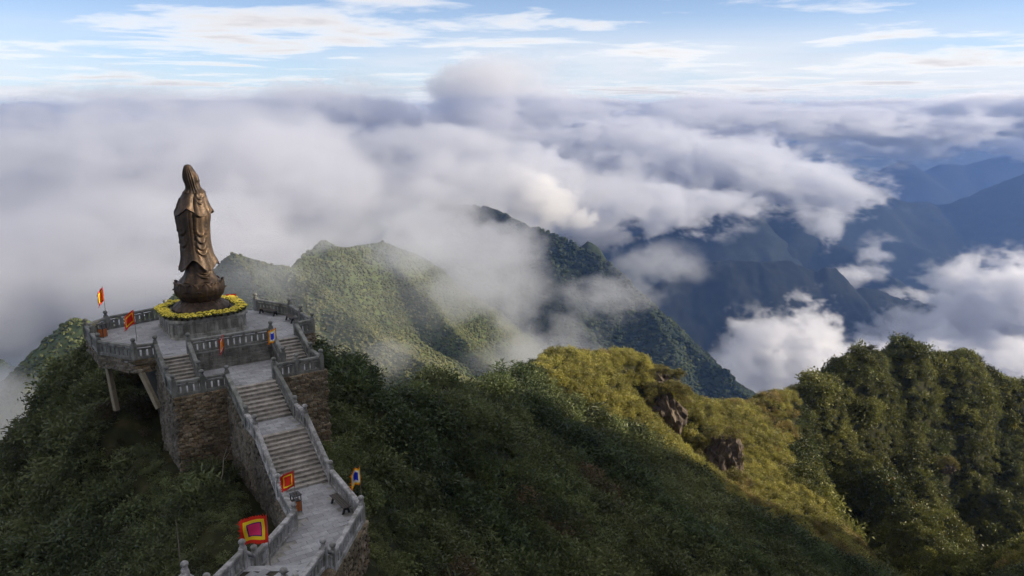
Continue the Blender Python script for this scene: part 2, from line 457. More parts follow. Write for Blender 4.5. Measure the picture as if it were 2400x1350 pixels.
# cut the ground away where the terrace, walls and stairs stand
_a = rad(33.9); _oo = at_z(545, 814.5, 0.0)
_du = (TX - _oo[0]) * math.cos(_a) + (TY - _oo[1]) * math.sin(_a); _dv = (TX - _oo[0]) * math.sin(_a) - (TY - _oo[1]) * math.cos(_a)
_lim = np.full(TX.shape, 1e3)
def _cap(mask, z):
    np.minimum(_lim, np.where(mask, z, 1e3), out=_lim)
_cap((_du > -6.8) & (_du < 7.0) & (_dv > -12.5) & (_dv < 1.0), -3.6 + 0.0 * TX)
_cap((_du > -6.5) & (_du < 6.6) & (_dv >= -1.0) & (_dv < 6.2), -6.3)
_cap((np.abs(_du) < 3.2) & (_dv >= 5.0) & (_dv < 20), -6.9)
_cap((_du > -10) & (_du < 3.2) & (_dv >= 17) & (_dv < 28), -6.6 + 0.12 * np.clip(_dv - 22, 0, 8))
TH = np.where(_lim < 900, np.minimum(TH, _lim), TH)
hillside = tag(grid_mesh('hillside_ground', TX, TY, TH, soil_mat), kind='structure')
def hill_z(x, y):
    fx = (np.asarray(x) - _xs[0]) / 1.25; fy = (np.asarray(y) - _ys[0]) / 1.25
    i = np.clip(np.floor(fx).astype(int), 0, len(_xs) - 2); j = np.clip(np.floor(fy).astype(int), 0, len(_ys) - 2)
    u = fx - i; v = fy - j
    return (TH[j, i] * (1 - u) + TH[j, i + 1] * u) * (1 - v) + (TH[j + 1, i] * (1 - u) + TH[j + 1, i + 1] * u) * v
# ------------------------------------------------------------------ the terrace, its stairs and balustrades
PLAN_A = rad(33.9)
_o = at_z(545, 814.5, 0.0)
PLAN_O = (_o[0], _o[1])
CA, SA = math.cos(PLAN_A), math.sin(PLAN_A)
def plan(u, v, z=0.0):
    """terrace plan (u along the front, v towards the lower stairs) to world"""
    return Vector((PLAN_O[0] + u * CA + v * SA, PLAN_O[1] + u * SA - v * CA, z))
Z0, Z1, Z2, Z3 = 0.0, -1.30, -2.785, -4.93
Z4, Z5 = Z3 + 0.85, Z3 + 1.7

def granite(name, lo, mid, hi, stain, rough=0.85, stain_amt=0.5):
    m, nt, b = new_mat(name)
    pos = geo_pos(nt)
    info = nt.nodes.new('ShaderNodeObjectInfo')
    fine = tex_noise(nt, pos, 26, 5, 0.7)
    big = tex_noise(nt, pos, 1.3, 5, 0.6)
    col = ramp(nt, fine, [(0.32, lo), (0.5, mid), (0.68, hi)])
    mx = nt.nodes.new('ShaderNodeMapping'); mx.inputs['Scale'].default_value = (2.2, 2.2, 0.35)
    nt.links.new(pos, mx.inputs[0])
    streak = tex_noise(nt, mx.outputs[0], 1.6, 5, 0.6)
    st = math_node(nt, 'MULTIPLY', ramp(nt, math_node(nt, 'MULTIPLY', big, streak), [(0.18, (1, 1, 1)), (0.32, (0, 0, 0))]), stain_amt)
    col = mixc(nt, st, col, stain)
    rv = math_node(nt, 'ADD', math_node(nt, 'MULTIPLY', info.outputs['Random'], 0.34), 0.82)
    vm = nt.nodes.new('ShaderNodeVectorMath'); vm.operation = 'SCALE'
    nt.links.new(col, vm.inputs[0]); nt.links.new(rv, vm.inputs['Scale'])
    nt.links.new(vm.outputs[0], b.inputs['Base Color'])
    b.inputs['Roughness'].default_value = rough
    bump(nt, b, fine, 0.35, 0.02)
    return m
m_pale = granite('pale_granite', (0.26, 0.26, 0.27), (0.36, 0.36, 0.37), (0.46, 0.46, 0.46), (0.12, 0.12, 0.11), stain_amt=0.85)
m_dark = granite('weathered_granite', (0.13, 0.135, 0.13), (0.20, 0.205, 0.20), (0.28, 0.28, 0.265), (0.06, 0.065, 0.055), stain_amt=0.7)
m_step = granite('stair_stone', (0.25, 0.235, 0.215), (0.36, 0.335, 0.31), (0.46, 0.43, 0.40), (0.12, 0.115, 0.095), stain_amt=0.6)
m_pave = granite('paving_stone', (0.25, 0.26, 0.28), (0.32, 0.33, 0.355), (0.38, 0.39, 0.41), (0.21, 0.215, 0.23), stain_amt=0.6)
m_block = granite('wall_block_stone', (0.13, 0.125, 0.115), (0.20, 0.195, 0.18), (0.28, 0.27, 0.245), (0.06, 0.06, 0.05), stain_amt=0.8)
m_ped = granite('pedestal_stone', (0.21, 0.21, 0.195), (0.30, 0.30, 0.28), (0.39, 0.385, 0.36), (0.11, 0.11, 0.095), stain_amt=0.8)
m_joint = granite('mortar', (0.26, 0.255, 0.235), (0.34, 0.33, 0.31), (0.40, 0.39, 0.37), (0.10, 0.10, 0.09))
m_core, nt, b = new_mat('dark_wall_core')
nt.links.new(ramp(nt, tex_noise(nt, geo_pos(nt), 5, 5), [(0.3, (0.020, 0.018, 0.013)), (0.7, (0.060, 0.050, 0.034))]), b.inputs['Base Color'])
b.inputs['Roughness'].default_value = 1.0

def rubble_mat(name, cols):
    m, nt, b = new_mat(name)
    info = nt.nodes.new('ShaderNodeObjectInfo')
    pos = geo_pos(nt)
    base = ramp(nt, info.outputs['Random'], [(i / (len(cols) - 1), c) for i, c in enumerate(cols)])
    n = tex_noise(nt, pos, 9, 5, 0.65)
    dark = ramp(nt, n, [(0.3, (0.45, 0.45, 0.45)), (0.6, (1.1, 1.1, 1.1))])
    lich = ramp(nt, tex_noise(nt, pos, 0.8, 4), [(0.42, (1, 1, 1)), (0.6, (0.42, 0.42, 0.36))])
    c = mixc(nt, 1.0, base, dark, 'MULTIPLY')
    c = mixc(nt, 0.8, c, lich, 'MULTIPLY')
    nt.links.new(c, b.inputs['Base Color'])
    b.inputs['Roughness'].default_value = 0.95
    bump(nt, b, n, 0.5, 0.04)
    return m
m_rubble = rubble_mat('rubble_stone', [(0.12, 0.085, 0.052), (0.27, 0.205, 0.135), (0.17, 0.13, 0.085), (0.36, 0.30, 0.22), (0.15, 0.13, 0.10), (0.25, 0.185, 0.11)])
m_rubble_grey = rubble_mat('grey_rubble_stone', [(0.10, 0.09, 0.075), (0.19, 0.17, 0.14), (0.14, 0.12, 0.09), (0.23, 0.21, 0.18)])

_mesh_cache = {}
def shear_box(name, s0, s1, t0, t1, z0, z1, slope=0.0, mat=None, bev=0.0):
    key = (name, round(s1 - s0, 3), round(t0, 3), round(t1, 3), round(z0, 3), round(z1, 3), round(slope, 4), mat.name if mat else '', bev)
    if key in _mesh_cache:
        return _mesh_cache[key]
    L = s1 - s0
    bm = bmesh.new()
    vs = [bm.verts.new((x, y, z + x * slope)) for x in (0, L) for y in (t0, t1) for z in (z0, z1)]
    for f in ((0, 1, 3, 2), (4, 6, 7, 5), (0, 4, 5, 1), (2, 3, 7, 6), (0, 2, 6, 4), (1, 5, 7, 3)):
        bm.faces.new([vs[i] for i in f])
    bmesh.ops.recalc_face_normals(bm, faces=bm.faces)
    if bev > 0:
        bmesh.ops.bevel(bm, geom=bm.edges[:], offset=bev, segments=1, affect='EDGES')
    me = bpy.data.meshes.new(name)
    bm.to_mesh(me); bm.free()
    if mat: me.materials.append(mat)
    _mesh_cache[key] = me
    return me

def inst(name, me, parent=None, loc=(0, 0, 0), rot=None, scale=None):
    o = bpy.data.objects.new(name, me)
    o.location = loc
    if rot is not None: o.rotation_euler = rot
    if scale is not None: o.scale = scale
    COL.objects.link(o)
    if parent is not None: o.parent = parent
    return o

def box_part(name, parent, s0, s1, t0, t1, z0, z1, mat, slope=0.0, bev=0.012):
    return inst(name, shear_box(name, s0, s1, t0, t1, z0, z1, slope, mat, bev), parent, (s0, 0, s0 * slope))

def lathe_mesh(name, prof, seg=12, mat=None, smooth=True):
    vs = []; fs = []
    n = len(prof)
    for (r, z) in prof:
        for k in range(seg):
            a = 2 * math.pi * k / seg
            vs.append((r * math.cos(a), r * math.sin(a), z))
    for i in range(n - 1):
        for k in range(seg):
            k2 = (k + 1) % seg
            fs.append((i * seg + k, i * seg + k2, (i + 1) * seg + k2, (i + 1) * seg + k))
    fs.append(tuple(range(seg))[::-1]); fs.append(tuple((n - 1) * seg + k for k in range(seg)))
    me = bpy.data.meshes.new(name)
    me.from_pydata(vs, [], fs)
    if mat: me.materials.append(mat)
    if smooth: me.polygons.foreach_set('use_smooth', [True] * len(fs))
    return me

_fin = [(0.115, 0.0), (0.125, 0.05), (0.085, 0.075), (0.085, 0.10), (0.12, 0.125), (0.155, 0.18), (0.165, 0.24), (0.145, 0.30), (0.09, 0.345), (0.02, 0.362)]
_fin_mesh = {m.name: lathe_mesh('finial', _fin, 14, m) for m in (m_pale, m_dark)}
def add_post(parent, s, zoff, mat, z_bottom=-0.06, h=1.06):
    p = inst('post', shear_box('post', 0, 0.30, -0.15, 0.15, z_bottom, h, 0, mat, 0.02), parent, (s - 0.15, 0, zoff))
    c = inst('post_cap', shear_box('post_cap', 0, 0.25, -0.125, 0.125, h, h + 0.06, 0, mat, 0.015), p, (0.025, 0, 0))
    f = inst('finial', _fin_mesh[mat.name], p, (0.15, 0, h + 0.058))
    return p

def balustrade(label, a, b, mat, posts='both', post_at=(), bottom=-0.05):
    """one straight run of carved stone railing from a to b (u, v, z)"""
    A = plan(*a); B = plan(*b)
    d = Vector((B.x - A.x, B.y - A.y)); L = d.length
    slope = (B.z - A.z) / L
    t = empty('stone_balustrade', A, math.atan2(d.y, d.x))
    tag(t, label, 'balustrade', 'stone balustrades around the terrace and stairs')
    stops = [0.0] + sorted(post_at) + [L]
    if posts in ('both', 'start'): add_post(t, 0, 0, mat, bottom)
    if posts in ('both', 'end'): add_post(t, L, L * slope, mat, bottom)
    for s in post_at: add_post(t, s, s * slope, mat, bottom)
    for k, (s0, s1) in enumerate(zip(stops[:-1], stops[1:])):
        e0 = s0 + (0.15 if (k > 0 or posts in ('both', 'start')) else 0); e1 = s1 - (0.15 if (k < len(stops) - 2 or posts in ('both', 'end')) else 0)
        box_part('bottom_rail', t, e0, e1, -0.11, 0.11, bottom, 0.15, mat, slope)
        box_part('middle_rail', t, e0, e1, -0.075, 0.075, 0.60, 0.70, mat, slope)
        box_part('top_rail', t, e0, e1, -0.14, 0.14, 0.79, 0.98, mat, slope, 0.035)
        n = max(2, int(round((e1 - e0) / 0.40)))
        w = (e1 - e0) / n
        bw = w * 0.68
        for i in range(n):
            c = e0 + (i + 0.5) * w
            box_part('baluster', t, c - bw / 2, c + bw / 2, -0.05, 0.05, 0.15, 0.60, mat, slope, 0.0)
        nb = max(1, n // 2)
        wb = (e1 - e0) / nb
        for i in range(nb + 1):
            c = e0 + i * wb; c = min(max(c, e0 + 0.07), e1 - 0.07)
            box_part('rail_block', t, c - 0.07, c + 0.07, -0.06, 0.06, 0.70, 0.79, mat, slope, 0.0)
    return t

# upper terrace railings
balustrade('dark stone balustrade along the rear edge of the terrace, left of the statue', (-6.7, -10.2, Z0), (-2.2, -11.45, Z0), m_dark)
balustrade('dark stone balustrade directly behind the statue pedestal', (-2.2, -11.45, Z0), (1.2, -11.3, Z0), m_dark, 'end')
balustrade('short dark balustrade at the far left corner of the terrace, behind the rubbish bin', (-8.25, -8.5, Z0), (-6.7, -10.2, Z0), m_dark, 'start')
balustrade('bluish stone balustrade on the far left side of the terrace, seen end on', (-8.0, -3.7, Z0), (-8.25, -8.5, Z0), m_dark, 'start', (2.4,))
balustrade('stone balustrade at the front left corner of the terrace, above the rubble edge', (-8.0, -3.7, Z0), (-6.2, -0.95, Z0), m_dark, 'end')
balustrade('short stone balustrade between the front left corner and the left stair', (-6.2, -0.95, Z0), (-4.85, -0.85, Z0), m_dark, 'end')
balustrade('mossy stone balustrade across the front of the statue pedestal, above the block wall', (-2.85, -0.25, Z0), (2.85, -0.25, Z0), m_dark, 'both', (), -0.02)
balustrade('dark balustrade behind the long bench at the rear right of the terrace', (4.55, -9.8, Z0), (6.3, -6.35, Z0), m_dark)
balustrade('dark balustrade along the right side of the terrace', (6.3, -6.35, Z0), (6.2, -0.85, Z0), m_dark, 'end', (2.75,))
balustrade('short dark balustrade at the head of the right stair', (4.85, -0.65, Z0), (6.2, -0.85, Z0), m_dark, 'start')
# side flights
balustrade('sloping outer balustrade of the left side flight', (-4.85, -0.85, Z0), (-4.85, 2.3, Z1), m_dark, 'end')
balustrade('sloping inner balustrade of the left side flight', (-2.85, -0.25, Z0), (-2.85, 2.3, Z1), m_dark, 'end')
balustrade('sloping inner balustrade of the right side flight, beside the block wall', (2.85, -0.25, Z0), (2.85, 2.3, Z1), m_dark, 'end')
balustrade('sloping outer balustrade of the right side flight', (4.85, -0.65, Z0), (4.85, 2.3, Z1), m_dark, 'end')
# middle landing
balustrade('short bluish balustrade at the foot of the left side flight', (-4.85, 2.3, Z1), (-4.85, 4.35, Z1), m_dark, 'end')
balustrade('stone balustrade above the left rubble wall, facing the camera', (-4.85, 4.35, Z1), (-1.55, 4.35, Z1), m_dark, 'end', (1.75,))
balustrade('short dark balustrade at the foot of the right side flight', (4.85, 2.3, Z1), (4.85, 4.35, Z1), m_dark, 'end')
balustrade('stone balustrade above the right rubble wall, facing the camera', (1.55, 4.35, Z1), (4.85, 4.35, Z1), m_dark, 'start', (1.55,))
# main stair
balustrade('left balustrade of the upper main flight', (-1.55, 4.35, Z1), (-1.55, 8.35, Z2), m_dark, 'end')
balustrade('right balustrade of the upper main flight', (1.55, 4.35, Z1), (1.55, 8.35, Z2), m_dark, 'end')
balustrade('left balustrade of the small landing halfway down the main stair', (-1.55, 8.35, Z2), (-1.55, 10.2, Z2), m_pale, 'end')
balustrade('right balustrade of the small landing halfway down the main stair', (1.55, 8.35, Z2), (1.55, 10.2, Z2), m_pale, 'end')
balustrade('left balustrade of the lower main flight', (-1.55, 10.2, Z2), (-1.60, 14.3, Z3), m_pale, 'end')
balustrade('right balustrade of the lower main flight', (1.55, 10.2, Z2), (1.50, 14.3, Z3), m_pale, 'end')
# lower landing
balustrade('pale balustrade beside the rubbish bin at the foot of the lower flight', (-1.60, 14.3, Z3), (-1.95, 18.0, Z3), m_pale, 'end')
balustrade('pale balustrade behind the bench on the lower landing', (1.50, 14.3, Z3), (1.25, 19.3, Z3), m_pale, 'end')
balustrade('pale balustrade on the outer right edge of the lower landing, above a rubble wall', (1.25, 19.3, Z3), (-1.72, 22.85, Z3), m_pale, 'end')
balustrade('pale balustrade on the left of the lower landing, behind the large pink flag', (-1.95, 18.0, Z3), (-4.87, 21.0, Z3), m_pale, 'end')
balustrade('short steep balustrade rising from the lower landing on the right', (-1.72, 22.85, Z3), (-2.45, 23.65, Z4), m_pale, 'end')
balustrade('short steep balustrade rising from the lower landing on the left, under the pink flag', (-4.87, 21.0, Z3), (-5.55, 21.7, Z4), m_pale, 'end')
balustrade('pale balustrade at the lower edge of the picture, right of the path', (-2.45, 23.65, Z4), (-4.45, 25.7, Z4), m_pale, 'end')
balustrade('pale balustrade at the lower edge of the picture, left of the path', (-5.55, 21.7, Z4), (-7.55, 23.6, Z4), m_pale, 'end')
balustrade('nearest short balustrade at the lower edge, right of the path', (-4.45, 25.7, Z4), (-5.1, 26.35, Z5), m_pale, 'end')
balustrade('nearest balustrade with a lightning rod at the lower left edge of the path', (-7.55, 23.6, Z4), (-8.35, 23.6, Z5), m_pale, 'end')
balustrade('pale balustrade leaving the picture at the bottom right of the path', (-5.1, 26.35, Z5), (-7.6, 28.9, Z5), m_pale, 'end')
balustrade('pale balustrade leaving the picture at the bottom left of the path', (-8.35, 23.6, Z5), (-11.0, 26.2, Z5), m_pale, 'end')

# ---- floors
def poly_prism(name, poly, ztop, zbot, mat, parent=None):
    n = len(poly)
    vs = [plan(u, v, ztop) for u, v in poly] + [plan(u, v, zbot) for u, v in poly]
    fs = [tuple(range(n)), tuple(range(2 * n - 1, n - 1, -1))]
    for i in range(n):
        j = (i + 1) % n
        fs.append((i, i + n, j + n, j))
    o = link_mesh(name, vs, fs, mat, parent)
    bm = bmesh.new(); bm.from_mesh(o.data); bmesh.ops.recalc_face_normals(bm, faces=bm.faces); bm.to_mesh(o.data); bm.free()
    return o

def child_world(o, parent):
    o.parent = parent
    o.matrix_parent_inverse = Matrix.Translation(-Vector(parent.location))
    return o

def in_poly(x, y, poly):
    c = False; n = len(poly)
    for i in range(n):
        x0, y0 = poly[i]; x1, y1 = poly[i - 1]
        if (y0 > y) != (y1 > y) and x < (x1 - x0) * (y - y0) / (y1 - y0) + x0: c = not c
    return c

def pave(parent, poly, z, su, sv, ang=0.0, gap=0.012, clip=None):
    """separate flagstones inside a floor polygon, laid in running bond"""
    ca, sa = math.cos(ang), math.sin(ang)
    us = [p[0] * ca + p[1] * sa for p in poly]; vv = [-p[0] * sa + p[1] * ca for p in poly]
    r = random.Random(7)
    row = 0
    y = min(vv)
    me = shear_box('paving_slab', 0, su - gap, 0, sv - gap, 0, 0.03, 0, m_pave, 0.004)
    while y < max(vv) - 0.05:
        x = min(us) - (su * 0.5 if row % 2 else 0)
        while x < max(us) - 0.02:
            ok = all(in_poly((xx * ca - yy * sa), (xx * sa + yy * ca), poly) for xx, yy in ((x + 0.02, y + 0.02), (x + su - 0.02, y + 0.02), (x + 0.02, y + sv - 0.02), (x + su - 0.02, y + sv - 0.02)))
            if ok:
                yb = y + sv
                w = plan(x * ca - yb * sa, x * sa + yb * ca, z + r.uniform(-0.003, 0.003))
                child_world(inst('paving_slab', me, None, w, (0, 0, PLAN_A - ang)), parent)
            x += su
        y += sv; row += 1

UP = [(-6.75, -10.25), (-8.3, -8.55), (-8.05, -3.7), (-6.25, -0.9), (-4.95, -0.8), (-4.85, 0.0), (-2.85, 0.0), (-2.85, -0.1), (2.85, -0.1), (2.85, 0.0), (4.85, 0.0), (4.95, -0.6), (6.25, -0.8), (6.35, -6.4), (4.6, -9.9), (1.2, -11.4), (-2.2, -11.5)]
upper = empty('upper_terrace', plan(-0.5, -5.5, 0))
upper['kind'] = 'structure'
child_world(poly_prism('terrace_slab', UP, -0.03, -0.42, m_pave), upper)
pave(upper, [(-8.0, -8.4), (-8.0, -3.9), (-6.2, -1.1), (-4.9, -0.35), (-4.7, 0.0), (4.7, 0.0), (4.8, -0.55), (6.1, -1.0), (6.1, -6.4), (4.4, -9.9), (1.2, -11.2), (-2.2, -11.3), (-6.6, -10.0)], -0.03, 1.2, 0.8)

# ---- rubble stones
def stone_mesh(seed, mat):
    r = random.Random(seed)
    bm = bmesh.new()
    bmesh.ops.create_cube(bm, size=1.0)
    bmesh.ops.bevel(bm, geom=bm.edges[:], offset=0.16, segments=1, affect='EDGES')
    for v in bm.verts:
        v.co += Vector((r.uniform(-.07, .07), r.uniform(-.07, .07), r.uniform(-.09, .09)))
    me = bpy.data.meshes.new('stone')
    bm.to_mesh(me); bm.free()
    me.materials.append(mat)
    return me
_stones = {m.name: [stone_mesh(k, m) for k in range(10)] for m in (m_rubble, m_rubble_grey)}
def rubble_face(parent, a, b, zlow, ztop, mat, w=(0.2, 0.44), h=0.165, seed=1, depth=0.22, join=False, maxn=300):
    """lay a face of uneven stones between plan points a and b; zlow and ztop are (at a, at b)"""
    A = plan(*a); B = plan(*b)
    d = Vector((B.x - A.x, B.y - A.y)); L = d.length; ang = math.atan2(d.y, d.x)
    nrm = Vector((d.y, -d.x)).normalized()
    r = random.Random(seed)
    jv, jf = [], []
    zmin = min(zlow); n = 0
    z = max(ztop) - h / 2
    while z > zmin - h:
        s = r.uniform(-0.15, 0.0)
        hh = h * r.uniform(0.8, 1.2)
        while s < L:
            ww = r.uniform(*w)
            c = s + ww / 2; f = min(max(c / L, 0), 1)
            if c < L + 0.05 and c > -0.02 and zlow[0] + (zlow[1] - zlow[0]) * f - h < z and z + hh * 0.5 < ztop[0] + (ztop[1] - ztop[0]) * f + 0.05:
                out = r.uniform(-0.05, 0.06)
                P = A + Vector((d.x, d.y, 0)) * (c / L) + Vector((nrm.x, nrm.y, 0)) * out
                P.z = z + r.uniform(-0.02, 0.02)
                me = r.choice(_stones[mat.name])
                sc = (ww * 1.02, depth * r.uniform(.85, 1.25), hh * r.uniform(0.92, 1.12))
                rot = (r.uniform(-.06, .06), r.uniform(-.10, .10), ang + r.uniform(-.07, .07))
                if join or n >= maxn:
                    M = Matrix.LocRotScale(P, Matrix.Rotation(rot[2], 3, 'Z') @ Matrix.Rotation(rot[1], 3, 'Y'), Vector(sc))
                    k = len(jv)
                    jv.extend(M @ v.co for v in me.vertices)
                    jf.extend(tuple(k + i for i in p.vertices) for p in me.polygons)
                else:
                    child_world(inst('stone', me, None, P, rot, sc), parent); n += 1
            s += ww + 0.012
        z -= hh * 0.97
    if jv:
        o = link_mesh('small_stones', jv, jf, mat)
        child_world(o, parent); o['kind'] = 'stuff'

def wall_core(parent, poly, ztop, zbot, name='wall_core'):
    return child_world(poly_prism(name, poly, ztop, zbot, m_core), parent)

# edge of stone under the cantilevered left side of the terrace
t = empty('terrace_edge_masonry', plan(-6.2, -0.95, -0.9)); tag(t, 'band of rough stone under the overhanging left edge of the terrace', 'stone edge')
wall_core(t, [(-8.15, -8.4), (-7.95, -3.85), (-6.15, -1.1), (-4.9, -0.95), (-4.9, -4), (-6, -8)], -0.43, -0.72)
rubble_face(t, (-8.2, -8.5), (-7.98, -3.7), (-0.82, -0.82), (-0.05, -0.05), m_rubble_grey, seed=3, w=(0.25, 0.6), h=0.165)
rubble_face(t, (-8.0, -3.7), (-6.2, -0.95), (-0.82, -0.82), (-0.05, -0.05), m_rubble_grey, seed=4, w=(0.25, 0.6), h=0.165)
rubble_face(t, (-6.2, -0.95), (-4.9, -0.85), (-0.82, -0.82), (-0.05, -0.05), m_rubble, seed=5, w=(0.25, 0.6), h=0.165)
t = empty('terrace_edge_masonry', plan(6.2, -0.85, -0.9)); tag(t, 'band of rough stone under the right edge of the terrace', 'stone edge')
wall_core(t, [(6.1, -6.3), (6.1, -0.9), (4.9, -0.75), (4.9, -6)], -0.43, -0.72)
rubble_face(t, (4.9, -0.65), (6.2, -0.85), (-0.82, -0.82), (-0.05, -0.05), m_rubble, seed=6, w=(0.25, 0.6), h=0.165)
rubble_face(t, (6.22, -0.85), (6.32, -6.35), (-0.82, -0.82), (-0.05, -0.05), m_rubble, seed=7, w=(0.25, 0.6), h=0.165)
# rear core that carries the terrace
core = empty('terrace_foundation', plan(-0.5, -6, -8)); core['kind'] = 'structure'
wall_core(core, [(-4.72, -9.0), (-4.72, -0.2), (4.72, -0.2), (4.72, -9.0), (1.2, -11.2), (-2.2, -11.3)], -0.43, -14, 'foundation')

# props under the overhang
def prop(label, a, b, w):
    A = plan(*a); B = plan(*b)
    t = empty('stone_prop', B); tag(t, label, 'prop', 'props under the terrace')
    d = A - B; q = d.to_track_quat('Z', 'Y')
    me = shear_box('prop_shaft', -w / 2, w / 2, -w / 2, w / 2, 0, d.length, 0, m_prop, 0.03)
    o = inst('shaft', me, t); o.rotation_mode = 'QUATERNION'; o.rotation_quaternion = q; o.location = q @ Vector((-w / 2, 0, 0))
    o2 = inst('head_block', shear_box('prop_head', 0, w * 1.7, -w * 0.85, w * 0.85, -0.12, 0.1, 0, m_prop, 0.03), t, d + Vector((-w * 0.85, 0, 0)))
m_prop = granite('prop_stone', (0.20, 0.17, 0.12), (0.30, 0.26, 0.19), (0.38, 0.34, 0.26), (0.10, 0.09, 0.07))
prop('slanting pale prop under the front left corner of the terrace', (-5.95, -0.95, -0.8), (-5.2, 0.1, -3.4), 0.32)
prop('upright pale prop in the dark below the left edge of the terrace', (-7.55, -4.3, -0.8), (-7.35, -3.9, -4.4), 0.34)

# ---- retaining walls of the middle landing
t = empty('rubble_retaining_wall', plan(-3.2, 4.4, -8)); tag(t, 'ochre rubble retaining wall left of the main stair, facing the camera', 'retaining wall')
wall_core(t, [(-4.72, 2.4), (-4.72, 4.38), (-1.7, 4.38), (-1.7, 2.4)], Z1 - 0.06, -9)
rubble_face(t, (-4.85, 4.5), (-1.62, 4.5), (-7.2, -7.2), (Z1 - 0.04, Z1 - 0.04), m_rubble, seed=11, h=0.165)
t = empty('rubble_retaining_wall', plan(3.2, 4.4, -8)); tag(t, 'ochre rubble retaining wall right of the main stair', 'retaining wall')
wall_core(t, [(1.7, 2.4), (1.7, 4.38), (4.9, 4.38), (4.9, 2.4)], Z1 - 0.06, -9.5)
rubble_face(t, (1.62, 4.5), (5.05, 4.5), (-7.6, -7.6), (Z1 - 0.04, Z1 - 0.04), m_rubble, seed=12, h=0.165)
rubble_face(t, (5.05, 4.5), (5.1, 1.0), (-8, -8), (Z1 - 0.04, Z1 - 0.04), m_rubble, seed=13, h=0.18, join=True)
t = empty('rubble_retaining_wall', plan(-4.85, 2, -8)); tag(t, 'dark shaded rubble wall under the outer side of the left side flight', 'retaining wall')
wall_core(t, [(-4.72, -0.85), (-4.72, 2.38), (-1.7, 2.38), (-1.7, -0.85)], Z1 - 0.06, -9)
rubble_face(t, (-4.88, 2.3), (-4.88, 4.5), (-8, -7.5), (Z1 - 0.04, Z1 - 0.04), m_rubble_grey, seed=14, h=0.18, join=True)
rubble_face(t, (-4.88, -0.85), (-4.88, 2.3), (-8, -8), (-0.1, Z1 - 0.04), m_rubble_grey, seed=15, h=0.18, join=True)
wall_core(t, [(4.72, -0.85), (4.72, 2.38), (1.7, 2.38), (1.7, -0.85)], Z1 - 0.06, -9)

# block wall below the statue
t = empty('block_wall', plan(0, 0, Z1)); tag(t, 'wall of large grey stone blocks below the statue pedestal, behind the middle landing', 'wall')
child_world(poly_prism('mortar_bed', [(-2.78, -0.2), (2.78, -0.2), (2.78, 0.06), (-2.78, 0.06)], -0.06, Z1 - 0.2, m_joint), t)
r = random.Random(4)
zz = -0.10
for row in range(5):
    h = 0.235
    s = -2.76 - (0.3 if row % 2 else 0)
    while s < 2.7:
        w = r.choice((0.62, 0.78, 0.9, 0.55)); a0 = max(s, -2.76); a1 = min(s + w, 2.76)
        if a1 - a0 > 0.12:
            me = shear_box('block', 0, round(a1 - a0, 2) - 0.035, 0, 0.09, -h + 0.03, 0, 0, m_block, 0.012)
            p = plan(a0, 0.105 + r.uniform(0, 0.012), zz)
            child_world(inst('block', me, None, p, (0, 0, PLAN_A)), t)
        s += w
    zz -= h
child_world(poly_prism('ledge', [(-2.7, -0.4), (2.7, -0.4), (2.7, 0.14), (-2.7, 0.14)], -0.005, -0.095, m_dark), t)
for sgn, rng_ in ((-1, (-0.1, 2.2)), (1, (-0.1, 2.2))):
    # cheek wall under the inner balustrade of each side flight
    vs = [plan(sgn * uu, v_, z_) for uu in (2.78, 2.95) for v_, z_ in ((-0.1, -0.06), (2.25, Z1 + 0.02), (2.25, Z1 - 0.3), (-0.1, Z1 - 0.3))]
    child_world(link_mesh('cheek_wall', vs, [(0, 1, 2, 3), (7, 6, 5, 4), (0, 4, 5, 1), (1, 5, 6, 2), (2, 6, 7, 3), (3, 7, 4, 0)], m_block), t)

# ---- stairs: every step is laid from separate blocks
def stairs(label, u0, u1, v0, z0, n, riser, tread, dirv=(0, 1), origin=None, mat=m_step, seed=1):
    t = empty('stone_stair', plan((u0 + u1) / 2, v0, z0 - n * riser)); tag(t, label, 'stair', 'stone stairs of the terrace')
    r = random.Random(seed)
    for k in range(1, n):
        s = u0
        zt = z0 - k * riser
        vv = v0 + (k - 1) * tread
        while s < u1 - 0.01:
            w = r.choice((0.45, 0.6, 0.7, 0.85)); 
            if u1 - (s + w) < 0.3: w = u1 - s
            w = round(w, 2)
            me = shear_box('step_block', 0, w - 0.008, 0, tread + 0.03, -riser - 0.1, -0.045, 0, mat, 0.008)
            child_world(inst('step_block', me, None, plan(s, vv + tread, zt + r.uniform(-.003, .003)), (0, 0, PLAN_A)), t)
            s += w
        # projecting tread slab
        me = shear_box('tread', 0, u1 - u0, 0, tread + 0.06, -0.045, 0, 0, mat, 0.008)
        child_world(inst('tread', me, None, plan(u0, vv + tread + 0.035, zt), (0, 0, PLAN_A)), t)
    # top nosing and lowest riser
    s = u0
    for zt, vv, nm in ((z0, v0, 'nosing'),):
        me = shear_box('nosing', 0, u1 - u0, 0, 0.32, -0.06, 0.004, 0, mat, 0.008)
        child_world(inst(nm, me, None, plan(u0, vv + 0.03, zt), (0, 0, PLAN_A)), t)
        me = shear_box('riser', 0, u1 - u0, 0, 0.1, -riser - 0.06, -0.061, 0, mat, 0.004)
        child_world(inst('riser', me, None, plan(u0, vv, zt), (0, 0, PLAN_A)), t)
    return t
stairs('left side flight of weathered stone steps up to the terrace', -4.72, -2.95, 0.0, Z0, 8, 0.1625, 0.29, seed=2)
stairs('right side flight of weathered stone steps up to the terrace', 2.95, 4.72, 0.0, Z0, 8, 0.1625, 0.29, seed=3)
stairs('upper main flight of stone steps below the middle landing', -1.43, 1.43, 5.0, Z1, 9, 0.165, 0.355, seed=4)
stairs('lower main flight of stone steps down to the lower landing', -1.43, 1.43, 10.4, Z2, 13, 0.165, 0.29, seed=5)

